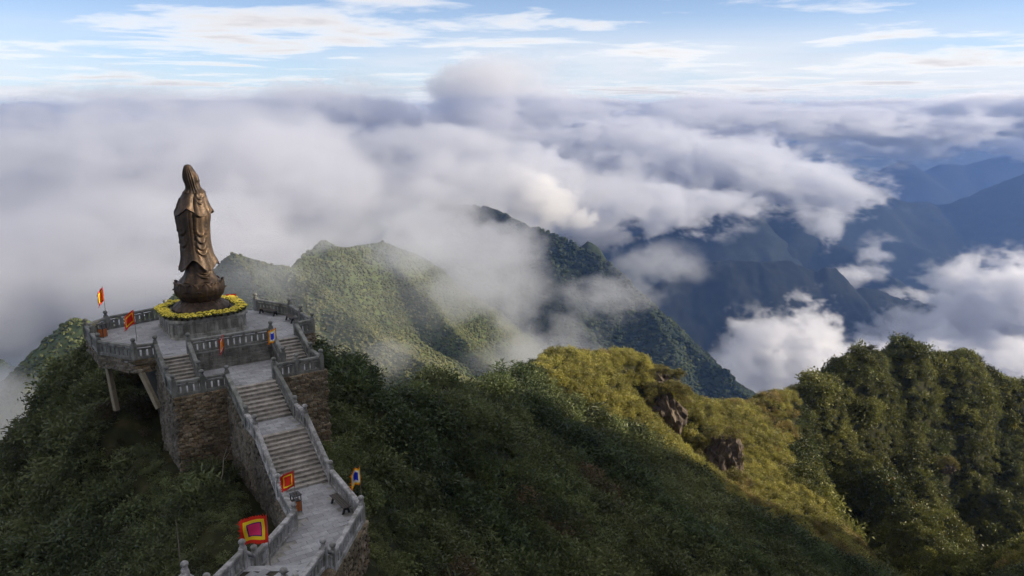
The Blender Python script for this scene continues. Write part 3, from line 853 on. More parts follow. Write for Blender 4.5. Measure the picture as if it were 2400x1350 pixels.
# landings
land = empty('middle_landing', plan(0, 2.3, Z1)); land['kind'] = 'structure'
child_world(poly_prism('landing_bed', [(-4.72, 0.02), (4.72, 0.02), (4.72, 4.45), (1.43, 4.45), (1.43, 4.99), (-1.43, 4.99), (-1.43, 4.45), (-4.72, 4.45)], Z1 - 0.03, Z1 - 0.25, m_joint), land)
pave(land, [(-4.7, 0.2), (4.7, 0.2), (4.7, 4.25), (1.42, 4.25), (1.42, 4.95), (-1.42, 4.95), (-1.42, 4.25), (-4.7, 4.25)], Z1 - 0.03, 0.8, 0.42)
land = empty('halfway_landing', plan(0, 9.3, Z2)); land['kind'] = 'structure'
child_world(poly_prism('landing_bed', [(-1.44, 7.84), (1.44, 7.84), (1.44, 10.39), (-1.44, 10.39)], Z2 - 0.03, Z2 - 0.3, m_joint), land)
pave(land, [(-1.44, 7.86), (1.44, 7.86), (1.44, 10.36), (-1.44, 10.36)], Z2 - 0.03, 0.72, 0.36)
LOW = [(-1.6, 13.85), (1.5, 13.85), (1.4, 19.35), (-1.75, 23.1), (-5.05, 21.1), (-2.05, 18.05)]
land = empty('lower_landing', plan(-1, 18, Z3)); land['kind'] = 'structure'
child_world(poly_prism('landing_bed', LOW, Z3 - 0.03, Z3 - 0.4, m_joint), land)
pave(land, [(-1.65, 13.85), (1.5, 13.85), (1.35, 19.1), (-0.2, 20.9), (-1.72, 22.8), (-4.9, 21.0), (-1.95, 17.95)], Z3 - 0.03, 0.85, 0.38)
# side walls of the main stair
def stair_side(label, sgn, mat, seed):
    t = empty('stair_side_wall', plan(sgn * 1.6, 9, -8)); tag(t, label, 'retaining wall')
    prof = [(4.4, Z1 - 0.06), (5.0, Z1 - 0.2), (8.35, Z2 - 0.12), (10.2, Z2 - 0.06), (14.3, Z3 - 0.1)]
    for (va, za), (vb, zb) in zip(prof[:-1], prof[1:]):
        uu = sgn * 1.63
        if sgn < 0:
            rubble_face(t, (uu, va), (uu, vb), (-8.5, -8.5), (za, zb), mat, seed=seed + int(va), h=0.21, join=True)
        else:
            rubble_face(t, (uu, vb), (uu, va), (-8.5, -8.5), (zb, za), mat, seed=seed + int(va), h=0.21, join=True)
    lo = -9.0
    vs = [plan(uu, v_, z_ - 0.15) for uu in (-1.5, 1.5) for v_, z_ in prof + [(14.3, lo), (4.4, lo)]]
    if sgn < 0:
        n = 7
        fs = [tuple(range(n)), tuple(range(2 * n - 1, n - 1, -1))] + [(i, i + n, (i + 1) % n + n, (i + 1) % n) for i in range(n)]
        child_world(link_mesh('stair_core', vs, fs, m_core), t)
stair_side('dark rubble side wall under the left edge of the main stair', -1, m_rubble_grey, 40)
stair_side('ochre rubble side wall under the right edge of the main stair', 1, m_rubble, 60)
t = empty('rubble_retaining_wall', plan(0, 21, -8)); tag(t, 'pale rubble retaining wall under the right edge of the lower landing', 'retaining wall')
wall_core(t, [(-1.5, 14), (1.4, 14), (1.28, 19.2), (-1.75, 22.9), (-4.9, 20.9), (-2.0, 17.9)], Z3 - 0.41, -9)
rubble_face(t, (-1.75, 23.02), (1.42, 19.35), (-7.6, -7.4), (Z3 - 0.06, Z3 - 0.06), m_rubble, seed=21, h=0.165)
rubble_face(t, (1.42, 19.35), (1.6, 14.3), (-7.6, -7.6), (Z3 - 0.06, Z3 - 0.06), m_rubble, seed=22, h=0.18, join=True)
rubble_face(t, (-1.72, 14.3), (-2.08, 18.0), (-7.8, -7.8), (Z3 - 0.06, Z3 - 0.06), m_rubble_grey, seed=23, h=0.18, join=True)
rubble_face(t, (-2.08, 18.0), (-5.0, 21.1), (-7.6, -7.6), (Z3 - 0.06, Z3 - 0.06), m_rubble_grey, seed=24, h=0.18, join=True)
# the path that climbs out of the picture
path = empty('stone_path', plan(-5, 23.5, Z4)); path['kind'] = 'structure'
child_world(poly_prism('path_bed', [(-2.45, 23.8), (-5.6, 21.7), (-8.4, 24.4), (-5.0, 26.5)], Z4 - 0.01, -8, m_core), path)
pave(path, [(-2.5, 23.6), (-5.5, 21.75), (-7.6, 23.8), (-4.5, 25.7)], Z4, 0.8, 0.4, rad(-33))
child_world(poly_prism('path_bed', [(-4.8, 26.0), (-7.9, 24.0), (-11.0, 26.5), (-7.6, 29.2)], Z5 - 0.01, -7, m_pave), path)
for k in range(5):
    z = Z3 + (k + 1) * 0.17; f0 = k / 5; f1 = (k + 1) / 5
    a, b, c, d = [( -1.72 - 0.73 * f, 22.85 + 0.8 * f) for f in (f0, 1.25)] + [(-4.87 - 0.7 * f, 21.0 + 0.72 * f) for f in (1.25, f0)]
    child_world(poly_prism('step', [a, b, c, d], z + 0.002 * k, z - 0.17, m_pave), path)
t = empty('rubble_retaining_wall', plan(-4, 25, -8)); tag(t, 'rubble wall under the path at the bottom edge of the picture', 'retaining wall')
rubble_face(t, (-5.05, 26.55), (-2.4, 23.85), (-7.2, -7.2), (Z4 - 0.02, Z4 - 0.02), m_rubble, seed=25, h=0.165)
rubble_face(t, (-2.4, 23.85), (-1.75, 23.05), (-7.2, -7.2), (Z4 - 0.02, Z3 - 0.02), m_rubble, seed=26, h=0.165)
# ------------------------------------------------------------------ pedestal, statue, lotus, flowers
PC = (-0.45, -6.65)          # plan centre of the pedestal
PED_H = 1.42
def pc(du, dv, z): return plan(PC[0] + du, PC[1] + dv, z)

ped = empty('stone_pedestal', pc(0, 0, 0)); tag(ped, 'eight-sided grey stone pedestal carrying the bronze statue', 'pedestal')
def octo(hu, hv, c):
    return [(PC[0] + a, PC[1] + b_) for a, b_ in ((-hu + c, hv), (hu - c, hv), (hu, hv - c), (hu, -hv + c), (hu - c, -hv), (-hu + c, -hv), (-hu, -hv + c), (-hu, hv - c))]
for nm, h_, c_, z1_, z0_, m_ in (('plinth', 2.80, 0.52, 0.16, -0.02, m_ped), ('body', 2.68, 0.50, PED_H - 0.16, 0.16, m_ped), ('cornice', 2.84, 0.54, PED_H, PED_H - 0.16, m_ped)):
    child_world(poly_prism(nm, octo(h_, h_, c_), z1_, z0_, m_), ped)
# raised frames with recessed panels on each face of the body
oc = octo(2.68, 2.68, 0.50)
for k in range(8):
    a = oc[k]; b2 = oc[(k + 1) % 8]
    A = plan(*a, 0); B = plan(*b2, 0); d = B - A; L = d.length; ang = math.atan2(d.y, d.x)
    n = Vector((d.y, -d.x, 0)).normalized()
    if (A + B - 2 * pc(0, 0, 0)).dot(n) < 0: n = -n
    e = empty('face_frame', (0, 0, 0)); 
    bpy.data.objects.remove(e)
    npan = 5 if L > 3 else 1
    w = L / npan
    def strip(nm, s0, s1, z0_, z1_, t_=0.05, m_=m_ped):
        me = shear_box(nm, 0, s1 - s0, -t_ if n.dot(Vector((d.y, -d.x, 0))) > 0 else 0, 0 if n.dot(Vector((d.y, -d.x, 0))) > 0 else t_, z0_, z1_, 0, m_, 0.008)
        child_world(inst(nm, me, None, A + d.normalized() * s0, (0, 0, ang)), ped)
    strip('frame_rail', 0.0, L, 0.17, 0.30); strip('frame_rail', 0.0, L, PED_H - 0.32, PED_H - 0.17)
    for i in range(npan + 1):
        s = min(max(i * w, 0.09), L - 0.09)
        strip('frame_stile', s - 0.09, s + 0.09, 0.302, PED_H - 0.322)
    for i in range(npan):
        strip('panel', i * w + 0.15, (i + 1) * w - 0.15, 0.38, PED_H - 0.40, 0.025, m_block)

# bronze
m_bronze, nt, b = new_mat('aged_bronze')
_pos = geo_pos(nt)
_n1 = tex_noise(nt, _pos, 1.1, 6, 0.62); _n2 = tex_noise(nt, _pos, 7.0, 5, 0.6)
_mx = nt.nodes.new('ShaderNodeMapping'); _mx.inputs['Scale'].default_value = (3, 3, 0.4); nt.links.new(_pos, _mx.inputs[0])
_n3 = tex_noise(nt, _mx.outputs[0], 1.5, 4, 0.6)
_v = math_node(nt, 'ADD', math_node(nt, 'MULTIPLY', _n1, 0.5), math_node(nt, 'ADD', math_node(nt, 'MULTIPLY', _n2, 0.2), math_node(nt, 'MULTIPLY', _n3, 0.3)))
_col = ramp(nt, _v, [(0.34, (0.018, 0.013, 0.010)), (0.47, (0.044, 0.030, 0.021)), (0.58, (0.092, 0.059, 0.036)), (0.70, (0.21, 0.13, 0.07))])
nt.links.new(_col, b.inputs['Base Color'])
b.inputs['Metallic'].default_value = 0.55
nt.links.new(ramp(nt, _v, [(0.35, (0.70, 0.70, 0.70)), (0.65, (0.45, 0.45, 0.45))]), b.inputs['Roughness'])
bump(nt, b, _n2, 0.25, 0.03)

stat = empty('bronze_statue', pc(0, 0, PED_H + 0.15), PLAN_A)
tag(stat, 'tall weathered bronze statue of a robed, veiled figure standing on a lotus throne', 'statue')
# In the statue's frame +y is the way it faces (away from the stairs, a little to the left), z up from the pedestal.
FACE = rad(-22)
fig_rot = FACE
def rings_mesh(name, levels, fn=None, nseg=72, cap_top=True, cap_bottom=False, thick=0.0, zfun=None, theta=None):
    """loft of elliptical rings. levels: (z, cx, cy, rx, ry). fn(th, z, t)->radial offset; zfun(th, t)->z offset"""
    lv = np.array(levels, float)
    m = 90
    ts = np.linspace(0, 1, m)
    zk = lv[:, 0]
    tk = np.linspace(0, 1, len(zk))
    def interp(col):
        # smooth monotone-ish interpolation
        y = lv[:, col]; out = np.empty(m)
        d = np.gradient(y, tk)
        for q, t in enumerate(ts):
            i = min(int(np.searchsorted(tk, t, 'right')) - 1, len(tk) - 2)
            h = tk[i + 1] - tk[i]; s = (t - tk[i]) / h
            out[q] = (2*s**3-3*s**2+1)*y[i] + (s**3-2*s**2+s)*h*d[i] + (-2*s**3+3*s**2)*y[i+1] + (s**3-s**2)*h*d[i+1]
        return out
    Z, CX, CY, RX, RY = [interp(c) for c in range(5)]
    th = np.linspace(0, 2 * math.pi, nseg, endpoint=False)
    T, TH_ = np.meshgrid(ts, th, indexing='ij')
    zz = np.repeat(Z[:, None], nseg, 1)
    if zfun is not None: zz = zz + zfun(TH_, T)
    off = fn(TH_, zz, T) if fn is not None else 0 * TH_
    x = CX[:, None] + (RX[:, None] + off) * np.cos(TH_)
    y = CY[:, None] + (RY[:, None] + off) * np.sin(TH_)
    vs = np.stack([x, y, zz], -1).reshape(-1, 3)
    fs = []
    for i in range(m - 1):
        for k in range(nseg):
            k2 = (k + 1) % nseg
            fs.append((i * nseg + k, i * nseg + k2, (i + 1) * nseg + k2, (i + 1) * nseg + k))
    if cap_top: fs.append(tuple((m - 1) * nseg + k for k in range(nseg)))
    if cap_bottom: fs.append(tuple(range(nseg))[::-1])
    o = link_mesh(name, vs, fs, m_bronze, stat, True)
    bm = bmesh.new(); bm.from_mesh(o.data); bmesh.ops.recalc_face_normals(bm, faces=bm.faces); bm.to_mesh(o.data); bm.free()
    if thick:
        md = o.modifiers.new('thickness', 'SOLIDIFY'); md.thickness = thick; md.offset = -1
    o.rotation_euler = (0, 0, fig_rot)
    return o

BACK = -math.pi / 2
def wrap(a): return (a + math.pi) % (2 * math.pi) - math.pi
def bell(x, w): return np.exp(-(x / w) ** 2)
def fold_u(th, z, th0, z0, w, depth, amp, n, spacing):
    """hanging U folds around angle th0, lowest point at z0, n of them above each other"""
    s = 0
    for k in range(n):
        zc = z0 + k * spacing + depth * (wrap(th - th0) / w) ** 2
        s = s + (bell(z - zc, 0.085) - 0.8 * bell(z - zc + 0.16, 0.07)) * bell(wrap(th - th0), w * 0.95) * amp * 1.7
    return s
def vrib(th, th0, w, amp): return (bell(wrap(th - th0), w) - 0.7 * bell(wrap(th - th0) - 1.9 * w, w * 0.8)) * amp * 1.5

# heights here are above the pedestal top (photo heights minus 1.42)
# lower skirt
def f_skirt(th, z, t):
    return 0.05 * np.cos(9 * th + 1.3) * (1 - t) + 0.04 * np.cos(5 * th + z * 2) + fold_u(th, z, BACK + 0.6, 2.5, 0.45, 0.25, 0.07, 2, 0.3) - 0.05 * bell(wrap(th - BACK + 0.15), 0.12) * (1 - t)
rings_mesh('underskirt', [(2.12, 0.02, 0, 1.42, 1.15), (2.32, 0.02, 0, 1.30, 1.05), (2.7, 0.02, 0, 1.08, 0.9), (3.2, 0.02, 0, 0.93, 0.78), (3.9, 0.02, 0, 0.88, 0.72)], f_skirt, zfun=lambda th, t: (1 - t) * (0.08 * np.cos(6 * th + 0.5)))
# long robe with draped folds and an uneven flared hem
def z_hem(th, t):
    a = wrap(th - BACK)
    h = 0.62 * bell(a + 0.12, 0.42) + 0.28 * bell(a - 1.25, 0.35) - 0.34 * bell(a - 0.62, 0.36) - 0.34 * bell(a + 0.95, 0.4)
    return (1 - t) ** 2.2 * h
def f_robe(th, z, t):
    a = wrap(th - BACK)
    s = 0.018 * np.cos(14 * a + 0.6 * z) * (0.3 + (1 - t))
    s = s + fold_u(th, z, BACK + 0.52, 4.25, 0.36, 0.42, 0.07, 2, 0.42) + fold_u(th, z, BACK + 0.55, 5.15, 0.40, 0.65, 0.075, 2, 0.55)
    s = s + fold_u(th, z, BACK - 0.85, 4.9, 0.55, 0.6, 0.05, 2, 0.9)
    s = s + vrib(th, BACK - 0.02, 0.05, 0.055) * smoothstep(3.6, 4.6, z) + vrib(th, BACK - 0.2, 0.05, 0.045) * smoothstep(5.0, 6.2, z) + vrib(th, BACK + 1.0, 0.06, 0.06) + vrib(th, BACK + 1.22, 0.05, 0.05) + vrib(th, BACK - 1.25, 0.07, 0.06)
    s = s - 0.06 * vrib(th, BACK + 0.16, 0.06, 1.0) * smoothstep(4.4, 6.5, z)
    return s
rings_mesh('robe', [(3.30, 0.10, 0.02, 1.47, 1.20), (3.62, 0.10, 0.02, 1.36, 1.10), (4.1, 0.06, 0.01, 1.20, 0.98), (4.7, 0.02, 0, 1.12, 0.92), (5.5, 0.0, 0, 1.10, 0.90), (6.4, -0.02, 0, 1.17, 0.95), (7.1, 0.0, 0, 1.25, 0.98), (7.8, 0.06, 0, 1.18, 0.90), (8.5, 0.12, 0, 0.95, 0.72)], f_robe, zfun=z_hem, thick=0.07)
# shoulder cape with a scalloped hem
def z_cape(th, t):
    a = wrap(th - BACK)
    return (1 - t) ** 1.8 * (0.30 * np.abs(np.sin(a * 1.9 + 0.35)) * -1.6 + 0.20 + 0.12 * np.cos(a * 2) - 0.18 * bell(a - 0.42, 0.34) + 0.1)
def f_cape(th, z, t):
    a = wrap(th - BACK)
    s = fold_u(th, z, BACK + 0.62, 8.05, 0.42, 0.7, 0.06, 2, 0.34) + vrib(th, BACK - 0.12, 0.16, 0.06) * (1 - t) - vrib(th, BACK - 0.42, 0.10, 0.07) * (1 - t) + vrib(th, BACK + 1.05, 0.07, 0.07) * smoothstep(9.2, 8.4, z)
    s = s - vrib(th, BACK + 0.14, 0.09, 0.09) * (1 - t) + 0.02 * np.cos(11 * a) * (1 - t) + 0.10 * (1 - t) ** 5
    return s
rings_mesh('cape', [(7.42, 0.06, 0, 1.32, 1.04), (7.7, 0.06, 0, 1.22, 0.96), (8.15, 0.08, 0, 1.06, 0.83), (8.6, 0.14, 0, 0.90, 0.70), (8.95, 0.22, 0.03, 0.74, 0.58), (9.2, 0.20, 0.05, 0.50, 0.45), (9.4, 0.16, 0.06, 0.44, 0.42)], f_cape, zfun=z_cape, thick=0.06, cap_top=True)
# veil that covers head and neck, with ribs falling down the back
def f_veil(th, z, t):
    a = wrap(th - BACK)
    m = smoothstep(10.95, 10.5, z)
    s = 0
    for k, a0 in enumerate((-0.75, -0.42, -0.12, 0.14, 0.42)):
        s = s + vrib(th, BACK + a0, 0.075, 0.05) * m
    s = s + vrib(th, BACK + 0.95, 0.13, 0.07) * bell(z - 10.0, 0.28) + 0.05 * bell(a - 1.0, 0.22) * bell(z - 9.75, 0.1)
    return s
rings_mesh('veil', [(8.85, 0.20, 0.02, 0.86, 0.66), (9.12, 0.18, 0.04, 0.60, 0.55), (9.4, 0.13, 0.05, 0.53, 0.54), (9.75, 0.07, 0.06, 0.57, 0.60), (10.05, 0.02, 0.07, 0.555, 0.60), (10.38, -0.04, 0.05, 0.45, 0.50), (10.66, -0.08, 0.03, 0.33, 0.37), (10.84, -0.09, 0.02, 0.22, 0.26), (10.92, -0.09, 0.02, 0.07, 0.09)], f_veil)
# face and folded hands on the far side
vs = []
fm = bmesh.new(); bmesh.ops.create_uvsphere(fm, u_segments=24, v_segments=18, radius=1.0)
for v in fm.verts:
    x, y, z = v.co
    y2 = y * 0.36 + (0.16 * math.exp(-((x / 0.16) ** 2 + ((z + 0.02) / 0.25) ** 2)) if y > 0 else 0) + (0.05 * math.exp(-((x / 0.3) ** 2 + ((z + 0.42) / 0.1) ** 2)) if y > 0 else 0) - (0.05 * math.exp(-(((abs(x) - 0.36) / 0.16) ** 2 + ((z - 0.1) / 0.1) ** 2)) if y > 0 else 0)
    v.co = (x * 0.40, y2 + 0.34, z * 0.54 + 9.92)
me = bpy.data.meshes.new('face'); fm.to_mesh(me); fm.free(); me.materials.append(m_bronze); me.polygons.foreach_set('use_smooth', [True] * len(me.polygons))
inst('face', me, stat, rot=(0, 0, fig_rot))
hm = bmesh.new()
def tube(bm, pts, radii, seg=10):
    rings = []
    for i, (p, r_) in enumerate(zip(pts, radii)):
        p = Vector(p); q = (Vector(pts[min(i + 1, len(pts) - 1)]) - Vector(pts[max(i - 1, 0)])).normalized().to_track_quat('Z', 'Y')
        rings.append([bm.verts.new(p + q @ Vector((r_ * math.cos(2 * math.pi * k / seg), r_ * math.sin(2 * math.pi * k / seg), 0))) for k in range(seg)])
    for a_, b_ in zip(rings[:-1], rings[1:]):
        for k in range(seg):
            bm.faces.new((a_[k], a_[(k + 1) % seg], b_[(k + 1) % seg], b_[k]))
    bm.faces.new(rings[0][::-1]); bm.faces.new(rings[-1])
for s in (-1, 1):
    tube(hm, [(s * 0.85, 0.45, 7.8), (s * 0.8, 0.85, 7.75), (s * 0.35, 1.1, 8.0), (s * 0.12, 1.15, 8.2)], [0.30, 0.30, 0.20, 0.13])
    for f in range(4):
        tube(hm, [(s * 0.1, 1.16 + 0.02 * f, 8.2), (s * 0.05, 1.12 + 0.04 * f, 8.42), (s * 0.03, 1.10 + 0.045 * f, 8.60 - 0.02 * abs(f - 1.5))], [0.05, 0.042, 0.028], 8)
    tube(hm, [(s * 0.12, 1.1, 8.12), (s * 0.1, 1.0, 8.28), (s * 0.05, 0.97, 8.38)], [0.05, 0.045, 0.03], 8)
me = bpy.data.meshes.new('sleeves_and_hands'); hm.to_mesh(me); hm.free(); me.materials.append(m_bronze); me.polygons.foreach_set('use_smooth', [True] * len(me.polygons))
inst('sleeves_and_hands', me, stat, rot=(0, 0, fig_rot))

# lotus throne
lotus_prof = [(1.20, 0.60), (1.26, 0.70), (1.44, 0.98), (1.68, 1.4), (1.80, 1.8), (1.82, 2.10), (0.4, 2.14)]
def petal_mesh(name, w, h, curl, lean, thick=0.05, ridge=0.05):
    """one lotus petal: base at origin, rises along z, bulges along -y, tip curls outward"""
    nu, nv = 9, 9
    vs, fs = [], []
    for j in range(nv):
        v = j / (nv - 1)
        ww = w * (0.72 + 0.5 * math.sin(math.pi * min(v * 0.9 + 0.08, 1))) * (1 if v < 0.72 else max(0.02, math.sqrt(max(0, 1 - ((v - 0.72) / 0.285) ** 2))))
        for i in range(nu):
            u = i / (nu - 1) * 2 - 1
            bulge = 0.16 * (1 - u * u) * math.sin(math.pi * min(1, v + 0.12)) + ridge * bell(u, 0.16) + ridge * 0.9 * bell(abs(u) - 0.86, 0.12)
            y = -(bulge + lean * v + curl * max(0, v - 0.78) ** 1.2 * 4)
            vs.append((u * ww / 2, y, h * v))
    for j in range(nv - 1):
        for i in range(nu - 1):
            a_ = j * nu + i
            fs.append((a_, a_ + 1, a_ + nu + 1, a_ + nu))
    me = bpy.data.meshes.new(name)
    me.from_pydata(vs, [], fs)
    me.materials.append(m_bronze)
    me.polygons.foreach_set('use_smooth', [True] * len(fs))
    bm = bmesh.new(); bm.from_mesh(me)
    bmesh.ops.solidify(bm, geom=bm.faces[:], thickness=-thick)
    bmesh.ops.recalc_face_normals(bm, faces=bm.faces)
    bm.to_mesh(me); bm.free()
    return me
th_ = inst('lotus_throne', lathe_mesh('lotus_throne', lotus_prof, 40, m_bronze), stat)
th_.scale = (0.88, 0.88, 1.0)
pu = petal_mesh('petal', 1.02, 1.08, 0.10, 0.14, 0.07, 0.09); pl = petal_mesh('petal_low', 0.95, 0.98, 0.18, 0.66, 0.07, 0.09); pb = petal_mesh('petal_base', 0.80, 0.62, 0.05, -0.82, ridge=0.07)
NP = 12
for k in range(NP):
    a = 2 * math.pi * k / NP
    o = inst('petal', pu, th_, (1.74 * math.sin(a), -1.74 * math.cos(a), 1.14), (0, 0, a))
    a2 = a + math.pi / NP
    o = inst('petal', pl, th_, (1.28 * math.sin(a2), -1.28 * math.cos(a2), 0.66), (0, 0, a2))
bs = inst('lotus_base', lathe_mesh('lotus_base', [(2.05, -0.15), (2.05, 0.02), (1.84, 0.2), (1.50, 0.44), (1.24, 0.62), (1.16, 0.72)], 40, m_bronze), stat)
for k in range(16):
    a = 2 * math.pi * k / 16
    inst('base_petal', pb, bs, (2.0 * math.sin(a), -2.0 * math.cos(a), 0.04), (rad(6), 0, a))

# ring of potted yellow flowers on the pedestal
def plain(name, col, rough=0.8, spec=0.3, var=0.0, metallic=0.0):
    m, nt, b = new_mat(name)
    if var:
        info = nt.nodes.new('ShaderNodeObjectInfo')
        n = tex_noise(nt, geo_pos(nt), 11, 3)
        f = math_node(nt, 'ADD', math_node(nt, 'MULTIPLY', info.outputs['Random'], var), math_node(nt, 'ADD', math_node(nt, 'MULTIPLY', n, var), 1 - var))
        vm = nt.nodes.new('ShaderNodeVectorMath'); vm.operation = 'SCALE'; vm.inputs[0].default_value = col
        nt.links.new(f, vm.inputs['Scale']); nt.links.new(vm.outputs[0], b.inputs['Base Color'])
    else:
        b.inputs['Base Color'].default_value = (*col, 1)
    b.inputs['Roughness'].default_value = rough
    b.inputs['Specular IOR Level'].default_value = spec
    b.inputs['Metallic'].default_value = metallic
    return m
m_yellow = plain('yellow_petals', (0.80, 0.67, 0.10), 0.7, 0.2, 0.45)
m_leafg = plain('flower_leaves', (0.10, 0.13, 0.03), 0.7, 0.2, 0.4)
m_pot = plain('dark_pot', (0.05, 0.03, 0.02), 0.6)
def flower_meshes(seed):
    r = random.Random(seed)
    bmf = bmesh.new()
    for k in range(34):
        a = r.uniform(0, 2 * math.pi); q = math.sqrt(r.random()) * 0.27
        c = Vector((q * math.cos(a), q * math.sin(a), 0.30 + 0.10 * (1 - (q / 0.27) ** 2) + r.uniform(-.03, .03)))
        m4 = Matrix.Translation(c) @ Matrix.Rotation(r.uniform(-.6, .6), 4, 'X') @ Matrix.Rotation(r.uniform(-.6, .6), 4, 'Y') @ Matrix.Diagonal((1, 1, 0.6, 1))
        bmesh.ops.create_icosphere(bmf, subdivisions=1, radius=r.uniform(0.035, 0.055), matrix=m4)
    a_ = bpy.data.meshes.new('blossoms'); bmf.to_mesh(a_); bmf.free(); a_.materials.append(m_yellow)
    vs, fs = [], []
    for k in range(90):
        a = r.uniform(0, 2 * math.pi); q = r.uniform(0.05, 0.30); z = r.uniform(0.10, 0.34)
        d = Vector((math.cos(a), math.sin(a), r.uniform(-.2, .7))).normalized(); s = Vector((-math.sin(a), math.cos(a), 0)) * 0.025
        p = Vector((q * math.cos(a), q * math.sin(a), z)); i = len(vs)
        vs += [p - s, p + d * 0.05 - s * 1.4, p + d * 0.1, p + d * 0.05 + s * 1.4]; fs.append((i, i + 1, i + 2, i + 3))
    b_ = bpy.data.meshes.new('foliage'); b_.from_pydata([tuple(v) for v in vs], [], fs); b_.materials.append(m_leafg)
    return a_, b_
_fl = [flower_meshes(k) for k in range(5)]
_potm = lathe_mesh('pot', [(0.09, 0), (0.13, 0.16), (0.14, 0.18), (0.12, 0.18)], 10, m_pot)
r = random.Random(3)
for row, (hh, cc, npots) in enumerate(((2.88, 1.25, 42), (2.52, 1.1, 36))):
    poly = octo(hh, hh, cc)
    pts = [Vector(p) for p in poly]; seg = [(pts[i], pts[(i + 1) % 8]) for i in range(8)]
    tot = sum((b_ - a_).length for a_, b_ in seg)
    for k in range(npots):
        s = tot * (k + 0.5 * (row % 2)) / npots
        for a_, b_ in seg:
            l = (b_ - a_).length
            if s <= l: break
            s -= l
        p = a_ + (b_ - a_) * (s / l)
        t = empty('potted_chrysanthemum', plan(p.x, p.y, PED_H), r.uniform(0, 6.28))
        sc = r.uniform(0.9, 1.12); t.scale = (sc, sc, sc * (1.0 if row else 0.92))
        tag(t, 'small pot of yellow chrysanthemums in the ring around the lotus base', 'flower pot', 'ring of yellow flower pots on the pedestal')
        q = r.choice(_fl)
        inst('pot', _potm, t); inst('blossoms', q[0], t); inst('foliage', q[1], t)

# ------------------------------------------------------------------ flags, benches, bins, rods
m_pole = plain('flag_pole_metal', (0.16, 0.14, 0.12), 0.5, 0.5)
FC = {k: plain('flag_' + k, c, 0.8, 0.1) for k, c in dict(red=(0.62, 0.035, 0.02), yellow=(0.85, 0.62, 0.03), green=(0.06, 0.30, 0.04), navy=(0.06, 0.02, 0.16), pink=(0.80, 0.045, 0.19), blue=(0.02, 0.05, 0.62), white=(0.80, 0.78, 0.80), orange=(0.80, 0.24, 0.02)).items()}
def flag(label, base, pole_h, size, bands, heading, droop=0.0, wave=0.08, fold=1.0, seed=0, top=0.98, tilt=(0, 0)):
    """square festival flag with nested borders and a ragged fringe; heading = direction the cloth streams (world, degrees)"""
    t = empty('festival_flag', base); tag(t, label, 'flag', 'square festival flags along the stairs')
    t.rotation_euler = (tilt[0], tilt[1], 0)
    bm = bmesh.new(); tube(bm, [(0, 0, 0), (0, 0, pole_h * 0.5), (0, 0, pole_h)], [0.022, 0.02, 0.014], 8)
    me = bpy.data.meshes.new('pole'); bm.to_mesh(me); bm.free(); me.materials.append(m_pole); inst('pole', me, t)
    n = 26
    r = random.Random(seed); ca, sa = math.cos(rad(heading)), math.sin(rad(heading))
    vs, fs, mi = [], [], []
    mats = [FC[c] for c, _ in bands]
    for j in range(n + 1):
        for i in range(n + 1):
            u = i / n; v = j / n
            fr = 0.0
            if i == n or j in (0, n): fr = 0.035 * math.sin((i + j) * 2.4 + seed) + r.uniform(-0.025, 0.025)
            x = (u + (fr if i == n else 0)) * size * fold; z = (v + (fr if j in (0, n) and i > 0 else 0)) * size
            z -= droop * size * u ** 1.4 * (1.0)
            yw = wave * size * (math.sin(u * 6.0 + v * 2.2 + seed) * u + 0.35 * math.sin(v * 7 + u * 3 + seed))
            if fold < 0.8: yw += 0.16 * size * math.sin(u * 9 + seed)
            vs.append((0.02 + x * ca - yw * sa, x * sa + yw * ca, z + pole_h * top - size))
    for j in range(n):
        for i in range(n):
            a_ = j * (n + 1) + i
            fs.append((a_, a_ + 1, a_ + n + 2, a_ + n + 1))
            e = max(abs((i + .5) / n - .5), abs((j + .5) / n - .5)) * 2
            k = 0
            for q, (c, lim) in enumerate(bands):
                if e <= lim: k = q
            mi.append(k)
    me = bpy.data.meshes.new('cloth'); me.from_pydata(vs, [], fs)
    for m in mats: me.materials.append(m)
    me.polygons.foreach_set('material_index', mi); me.polygons.foreach_set('use_smooth', [True] * len(fs))
    o = inst('cloth', me, t)
    # ragged ribbons of the fringe
    rv, rf = [], []
    for k in range(16):
        side = k % 2
        v = r.random(); L = r.uniform(0.06, 0.14) * size
        if side: p0 = Vector(vs[int(v * n) * (n + 1) + n]); d = Vector((ca, sa, r.uniform(-.5, .2)))
        else: p0 = Vector(vs[(n if k % 4 else 0) * (n + 1) + int(v * n)]); d = Vector((ca * 0.5, sa * 0.5, 0.6 if k % 4 else -0.9))
        w = Vector((0, 0, 0.02 * size)) if side else Vector((ca, sa, 0)) * 0.02 * size
        i = len(rv); rv += [p0 - w, p0 + w, p0 + d * L]; rf.append((i, i + 1, i + 2))
    me = bpy.data.meshes.new('fringe'); me.from_pydata([tuple(v) for v in rv], [], rf); me.materials.append(mats[0]); inst('fringe', me, o)['kind'] = 'stuff'
    return t
RYR = (('red', 1.1), ('yellow', 0.70), ('red', 0.52))
RY = (('red', 1.1), ('yellow', 0.66), ('orange', 0.45))
BLUE = (('orange', 1.1), ('yellow', 0.82), ('white', 0.66), ('blue', 0.48))
PINK = (('red', 1.1), ('green', 0.80), ('yellow', 0.74), ('navy', 0.56), ('pink', 0.47))
